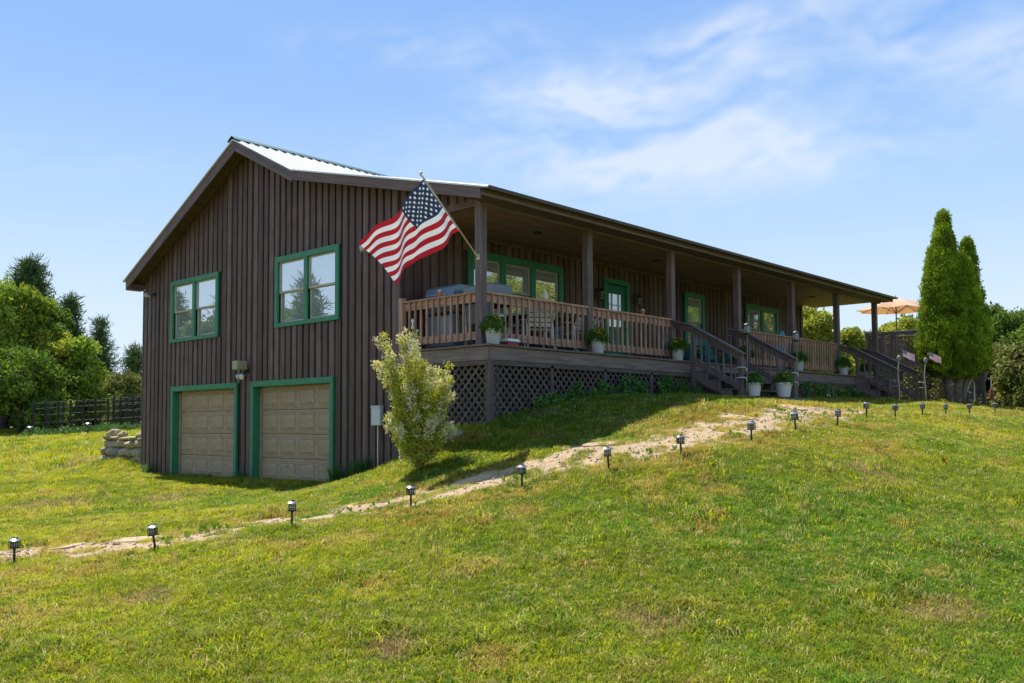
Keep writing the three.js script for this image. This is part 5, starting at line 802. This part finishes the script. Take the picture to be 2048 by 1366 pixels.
// ---------- tall evergreen clump ----------
{
  const [x, z] = at(1911, 25), y0 = ground(x, z), t = thing('arborvitae', 'tall three-topped columnar evergreen right of the far deck', 'tree', [x, y0 - 0.05, z]), r = rng(33);
  const R = [0.738, -0.675], cols = [[-0.2, 0, 5.5, 1.2], [-0.42, -0.1, 4.6, 0.92], [0.58, -0.25, 4.8, 0.92], [0.28, 0.15, 4.2, 1.0], [0.15, -0.5, 4.0, 1.1]], list = [];
  for (const [u, v, H, W] of cols) for (let k = 0; k < 250 * W; k++) {       // upright sprays packed on each column
    const f = Math.pow(r(), 0.85), y = lerp(1.0, H - 0.1, f), prof = f < 0.14 ? Math.sqrt(f / 0.14) * 0.8 + 0.16 : Math.pow(1 - (f - 0.14) / 0.86, 0.74), a = r() * 6.283, bump = 1 + 0.16 * noise2(a * 2.2 + u * 9, y * 2.4), q = W / 2 * (prof + 0.02) * bump * (0.8 + 0.2 * r()), lr = 0.07 + r() * 0.12 * (0.35 + prof), tone = 0.7 + r() * 0.6, cc = mix3([0.15, 0.26, 0.014], [0.37, 0.45, 0.02], r());
    const cx = u * R[0] + v * 0.674 + Math.cos(a) * q, cz = u * R[1] + v * 0.737 + Math.sin(a) * q;
    for (let m = 0; m < 24; m++) { const p = r() * 6.283, e = r() * 2 - 1, w = Math.sqrt(1 - e * e), g = tone * (0.75 + r() * 0.5); list.push([cx + Math.cos(p) * w * lr, y + e * lr * 1.5, cz + Math.sin(p) * w * lr, 0.42 + r() * 0.4, (r() - 0.5) * 0.9, r() * 6, (r() - 0.5) * 0.9, cc[0] * g, cc[1] * g, cc[2] * g]); }
  }
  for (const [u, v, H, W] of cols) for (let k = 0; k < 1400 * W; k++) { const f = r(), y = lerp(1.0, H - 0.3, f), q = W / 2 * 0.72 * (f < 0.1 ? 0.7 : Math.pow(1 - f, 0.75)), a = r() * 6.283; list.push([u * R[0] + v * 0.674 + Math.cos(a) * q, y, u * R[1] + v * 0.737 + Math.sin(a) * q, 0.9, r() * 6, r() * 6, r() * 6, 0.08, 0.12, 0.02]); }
  scatter(t, 'crown', CL.s, leafMat(0.25, 0.8), list);
  [[-0.1, 0.1, 0.1, -0.1], [0.09, 0.08, 0.11, 0.12], [0.2, -0.05, 0.07, 0.3], [-0.24, -0.12, 0.06, -0.3]].forEach(([u, v, rad, sp]) => lpart(t, 'trunk', taper([[u * R[0], -0.1, u * R[1] + v], [(u + sp * 0.1) * R[0], 0.45, (u + sp * 0.1) * R[1] + v + 0.03], [(u + sp * 0.6) * R[0], 1.1, (u + sp * 0.6) * R[1] + v], [(u + sp) * R[0], 3.2, (u + sp) * R[1]]], rad * 1.2, rad * 0.35, 14, 9), bark2));
  for (let k = 0; k < 22; k++) { const a = r() * 6.283, L = 0.5 + r() * 0.5, y = 0.5 + r() * 0.6; lpart(t, 'dead_branch', taper([[0, y, 0], [Math.cos(a) * L * 0.5, y + 0.12, Math.sin(a) * L * 0.5], [Math.cos(a) * L, y + 0.02 + r() * 0.3, Math.sin(a) * L]], 0.012, 0.004, 5, 5), palebark); }
}
// ---------- satellite dish and marker post ----------
{
  const [x, z] = at(1944, 26), y = ground(x, z), o = thing('satellite_dish', 'grey satellite dish low behind the lawn crest', 'satellite dish', [x, y, z]);
  const cyy = -0.15 - y; lpart(o, 'mast', cyl(0.022, 0.022, cyy + 0.3, 10), MAT.steel, 0.05, cyy / 2 - 0.15, -0.05);
  const d = new THREE.SphereGeometry(1, 28, 8, 0, 6.283, 0, 0.42); d.translate(0, -0.95, 0); d.scale(0.8, 0.9, 0.8); d.rotateX(Math.PI / 2); const dm = lpart(o, 'dish', d, std([0.08, 0.08, 0.085], 0.6, { side: THREE.DoubleSide }), 0, cyy, 0); dm.lookAt(new THREE.Vector3(x + 0.9, y + cyy - 0.35, z - 0.28));
  lpart(o, 'arm', tube([[0, cyy - 0.3, 0], [-0.25, cyy - 0.22, 0.22], [-0.42, cyy - 0.1, 0.36]], 0.014, 8, 6), MAT.steel); lpart(o, 'receiver', cb(0.1, 0.1, 0.14, 0.01, 1), MAT.white, -0.44, cyy - 0.08, 0.38);
  const [x2, z2] = at(1983, 27), p = thing('marker_post', 'thin white post with a red wrap near the right edge', 'post', [x2, ground(x2, z2), z2]); lpart(p, 'post', cyl(0.014, 0.014, 1.1, 10), std([0.5, 0.5, 0.52], 0.5), 0, 0.55, 0); lpart(p, 'wrap', lathe([[0.024, 0], [0.06, 0.08], [0.05, 0.3], [0.026, 0.36]], 12), std([0.25, 0.04, 0.05], 0.8), 0, 0.35, 0);
}
// ---------- shrub by the corner ----------
{
  const x0 = 2.3, z0 = 1.6, y0 = ground(x0, z0), t = thing('willow_shrub', 'pale variegated shrub in front of the lattice at the house corner', 'shrub', [x0, y0 - 0.03, z0]), r = rng(17), list = [], stems = [];
  const R = [0.738, -0.675], F = [0.674, 0.737];
  for (let s = 0; s < 48; s++) {
    const tall = s < 18, a = r() * 6.283, lean = tall ? 0.1 + r() * 0.5 : Math.sqrt(r()) * 0.62, H = tall ? 1.25 + r() * 0.92 : 0.65 + r() * 0.9, dx = (Math.cos(a) * R[0] + Math.sin(a) * F[0] * 0.6) * lean - (tall ? 0.1 * R[0] : 0), dz = (Math.cos(a) * R[1] + Math.sin(a) * F[1] * 0.6) * lean - (tall ? 0.1 * R[1] : 0), c = [[0, 0, 0], [dx * 0.35, H * 0.45, dz * 0.35], [dx, H, dz]];
    stems.push(taper(c, 0.012, 0.003, 6, 5)); const cur = new THREE.CatmullRomCurve3(c.map((p) => new THREE.Vector3(...p)));
    for (let k = 0; k < 42; k++) { const f = 0.36 + 0.66 * r(), p = cur.getPoint(Math.min(1, f)), w = 0.075 * (1.2 - f) + 0.02, g = 0.8 + r() * 0.45, cc = r() < (f > 0.82 ? 0.6 : 0.12) ? mix3([0.75, 0.72, 0.38], [0.8, 0.72, 0.5], r()) : mix3([0.33, 0.39, 0.03], [0.64, 0.6, 0.06], r()); list.push([p.x + (r() - 0.5) * 2 * w, p.y + (r() - 0.5) * 2 * w, p.z + (r() - 0.5) * 2 * w, 0.4 + r() * 0.3, r() * 6, r() * 6, r() * 6, cc[0] * g, cc[1] * g, cc[2] * g]); }
  }
  lpart(t, 'stem', mergeGeometries(stems), std([0.22, 0.17, 0.07], 0.8)); scatter(t, 'foliage', CL.s, LEAF, list);
}
// ---------- weeds along the skirt and walls ----------
const bladeClump = (n, h, wdt, spread, lean, seed) => { const r = rng(seed), T = []; for (let k = 0; k < n; k++) { const a = r() * 6.283, b = r() * 6.283, q = Math.sqrt(r()) * spread, H = h * (0.5 + r() * 0.6), w = wdt * (0.7 + r() * 0.6), x = Math.cos(a) * q, z = Math.sin(a) * q, lx = Math.cos(b) * lean * H * (0.3 + r()), lz = Math.sin(b) * lean * H * (0.3 + r()), sx = -Math.sin(b + r() - 0.5) * w / 2, sz = Math.cos(b + r() - 0.5) * w / 2; const p0 = [x - sx, 0, z - sz], p1 = [x + sx, 0, z + sz], p2 = [x + sx * 0.8 + lx * 0.35, H * 0.6, z + sz * 0.8 + lz * 0.35], p3 = [x - sx * 0.8 + lx * 0.35, H * 0.6, z - sz * 0.8 + lz * 0.35], p4 = [x + lx, H * (1 - lean * 0.35), z + lz]; for (const t of [[p0, p1, p2], [p0, p2, p3], [p3, p2, p4]]) { const ny = (t[1][2] - t[0][2]) * (t[2][0] - t[0][0]) - (t[1][0] - t[0][0]) * (t[2][2] - t[0][2]); T.push(ny < 0 ? [t[0], t[2], t[1]] : t); } } const g = fromTris(T, 1), nr = g.attributes.normal; for (let i = 0; i < nr.count; i++) { const v = new THREE.Vector3(nr.getX(i), nr.getY(i) + 0.9, nr.getZ(i)).normalize(); nr.setXYZ(i, v.x, v.y, v.z); } return g; };
{
  const r = rng(202), tall = bladeClump(16, 0.5, 0.012, 0.09, 0.5, 7), leafy = leafClump(8, 0.09, 0.1, 0.062, 31, 0.4);
  const tuft = (x, z, s, label, green = [0.09, 0.22, 0.035]) => { const o = thing('grass_tuft', label, 'grass tuft', [x, ground(x, z) - 0.01, z], 'tall grass tufts by the walls'), l = []; for (let k = 0; k < 9; k++) { const g = 0.7 + r() * 0.6; l.push([(r() - 0.5) * 0.35, 0, (r() - 0.5) * 0.16, s * (0.7 + r() * 0.5), 0, r() * 6, 0, green[0] * g, green[1] * g, green[2] * g]); } scatter(o, 'blades', tall, LEAF2, l); };
  tuft(-9.2, 0.16, 0.75, 'tall weeds at the left corner of the gable'); tuft(-1.75, 0.14, 1.05, 'tall grass tuft right of the right garage door'); tuft(-0.95, 0.14, 1.3, 'largest grass tuft below the utility box'); tuft(-5.1, 0.14, 0.5, 'short tuft between the garage doors'); tuft(2.72, -4.9, 1.0, 'grass tuft left of the front steps', [0.09, 0.21, 0.035]); tuft(2.75, -5.3, 0.7, 'grass tuft beside the left newel of the front steps', [0.09, 0.21, 0.035]);
  const weed = (x, z, h, label) => { const o = thing('weed_plant', label, 'weed', [x, ground(x, z) - 0.01, z], 'leafy weeds along the porch skirt'), l = [], st = []; const n = 3 + Math.floor(r() * 3); for (let k = 0; k < n; k++) { const dx = (r() - 0.5) * 0.25, dz = (r() - 0.5) * 0.4, H = h * (0.5 + r() * 0.6); st.push(taper([[0, 0, dz * 0.3], [dx * 0.5, H * 0.5, dz * 0.6], [dx, H, dz]], 0.005, 0.002, 5, 4)); for (let m = 0; m < 7 + h * 10; m++) { const f = 0.15 + r() * 0.85, g = 0.7 + r() * 0.7; l.push([dx * f + (r() - 0.5) * 0.1, H * f, dz * f + (r() - 0.5) * 0.12, 0.45 + r() * 0.4, r() * 6, r() * 6, r() * 6, 0.1 * g, 0.23 * g, 0.04 * g]); } } lpart(o, 'stem', mergeGeometries(st), LEAF2.clone()).material.color.setRGB(0.08, 0.12, 0.03); scatter(o, 'leaves', leafy, LEAF2, l); };
  const where = ['nearest the corner post', 'second from the corner post', 'third from the corner post', 'fourth from the corner post', 'fifth from the corner post', 'sixth from the corner post', 'seventh from the corner post', 'last before the front steps'];
  [[-0.75, .22], [-1.15, .3], [-1.5, .45], [-2.1, .25], [-2.6, .5], [-3.2, .7], [-3.75, .5], [-4.4, .6]].forEach(([z, h], i) => weed(2.62 + r() * 0.1, z, h * 0.72, 'leafy weed against the lattice, ' + where[i]));
  const far = ['nearest the front steps', 'second right of the front steps', 'third right of the front steps', 'fourth right of the front steps', 'fifth right of the front steps', 'nearest the far steps']; [[-8.6, .4], [-9.6, .5], [-10.6, .55], [-11.6, .6], [-12.7, .45], [-13.6, .35]].forEach(([z, h], i) => weed(2.7 + r() * 0.1, z, h * 0.75, 'leafy weed under the far porch, ' + far[i]));
  weed(2.75, -16.6, 0.4, 'leafy weed beyond the far steps'); weed(1.95, 0.85, 0.6, 'leafy weed beside the flat pale rock');
  const gl = [], gf = leafClump(20, 0.2, 0.16, 0.07, 33, 0.4); for (let k = 0; k < 420; k++) { const f = r(), x = lerp(-37.2, -29.5, f) + (r() - 0.5) * 1.6 + 0.5, z = lerp(-6.6, -12.6, f) + (r() - 0.5) * 1.2, g = 0.7 + r() * 0.6; gl.push([x, ground(x, z) + r() * r() * 0.4, z, 0.7 + r() * 0.6, r() * 6, r() * 6, r() * 6, 0.13 * g, 0.24 * g, 0.05 * g]); }
  const gm = scatter(null, 'garden_plants', gf, LEAF2, gl); struct(gm, 'garden_plants', 'stuff'); gm.userData.label = 'low green garden plants along the foot of the garden fence';
}
// ---------- lawn ----------
{
  const r = rng(404), kinds = [bladeClump(12, 0.062, 0.005, 0.05, 0.75, 51), bladeClump(13, 0.05, 0.0046, 0.06, 1.1, 52), bladeClump(9, 0.085, 0.0068, 0.035, 0.7, 53)], lists = [[], [], []], weedy = [];
  const cosY = Math.cos(YAW), sinY = Math.sin(YAW);
  const bands = [[3.2, 8, 140000, 1.15], [8, 14, 150000, 1.2], [14, 24, 130000, 1.45], [24, 60, 90000, 2.6]];
  for (const [d0, d1, n, sc] of bands) for (let k = 0; k < n; k++) {
    const d = Math.sqrt(lerp(d0 * d0, d1 * d1, r())), a = (r() - 0.5) * 1.36, x = 12.206 + d * (-sinY + a * cosY), z = 10.395 + d * (-cosY - a * sinY);
    if (x < 2.5 && x > -9.98 && z < (x > 0 ? 0.32 : 0.03) && z > -17.6) continue;
    if (x < -9.9 && x > -12.5 && z < -0.2 && z > -0.7) continue;
    const dirt = dirtAmount(x, z), tufty = noise2(x * 2.6 + 5, z * 2.6) > 0.22; if (dirt > 0.12 + r() * (tufty ? 2.2 : 0.85)) continue; if (BARE.some(([bx, bz, br]) => Math.hypot(x - bx, z - bz) < br * (0.5 + r() * 0.6) && r() < 0.55)) continue;
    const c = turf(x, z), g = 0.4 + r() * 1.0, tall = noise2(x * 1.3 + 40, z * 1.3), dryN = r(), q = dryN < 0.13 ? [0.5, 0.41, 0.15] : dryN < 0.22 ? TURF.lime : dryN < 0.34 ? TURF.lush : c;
    const kind = tall > 0.42 && r() < 0.3 ? 2 : r() < 0.5 ? 0 : 1, s = sc * (0.7 + r() * 0.6) * (1 + 0.18 * tall) * (1 - 0.35 * dirt);
    lists[kind].push([x, ground(x, z) - 0.004, z, s, (r() - 0.5) * 0.3, r() * 6.283, (r() - 0.5) * 0.3, q[0] * g, q[1] * g, q[2] * g]);
  }
  ['short_grass', 'matted_grass', 'long_grass'].forEach((n, i) => { const gm = leafMat(0.5, 0.95); gm.specularIntensity = 0.12; const m = scatter(null, n, kinds[i], gm, lists[i]); struct(m, n, 'stuff'); m.userData.label = ['short green and yellowed lawn grass', 'flattened lawn grass with dry blades', 'longer lush grass blades in patches of the lawn'][i]; m.userData.category = 'grass'; });
  // broad-leaved weeds and clover in the turf
  const rosette = leafClump(10, 0.03, 0.075, 0.028, 61, 0.5), l = []; for (let k = 0; k < 4200; k++) { const d = Math.sqrt(lerp(9, 300, r())), a = (r() - 0.5) * 1.3, x = 12.206 + d * (-sinY + a * cosY), z = 10.395 + d * (-cosY - a * sinY); if (fbm(x * 0.9 + 11, z * 0.9 - 4, 3) < 0.12 || (x < 2.6 && z < 0.4)) continue; const g = 0.7 + r() * 0.6; l.push([x, ground(x, z) + 0.01, z, 0.4 + r() * 0.4, (r() - 0.5) * 0.5, r() * 6, (r() - 0.5) * 0.5, 0.26 * g, 0.4 * g, 0.05 * g]); }
  const wm = scatter(null, 'lawn_weeds', rosette, leafMat(0.35, 0.55), l); struct(wm, 'lawn_weeds', 'stuff'); wm.userData.label = 'broad-leaved weeds scattered through the lawn';
  const [lx, lz] = [8.6, -1.6], lf = thing('fallen_leaf', 'single orange fallen leaf on the right side of the lawn', 'leaf', [lx, ground(lx, lz) + 0.05, lz]); lpart(lf, 'blade', leafClump(3, 0.01, 0.1, 0.07, 88, 0), std([0.5, 0.12, 0.02], 0.7));
}
renderer.render(scene, camera);
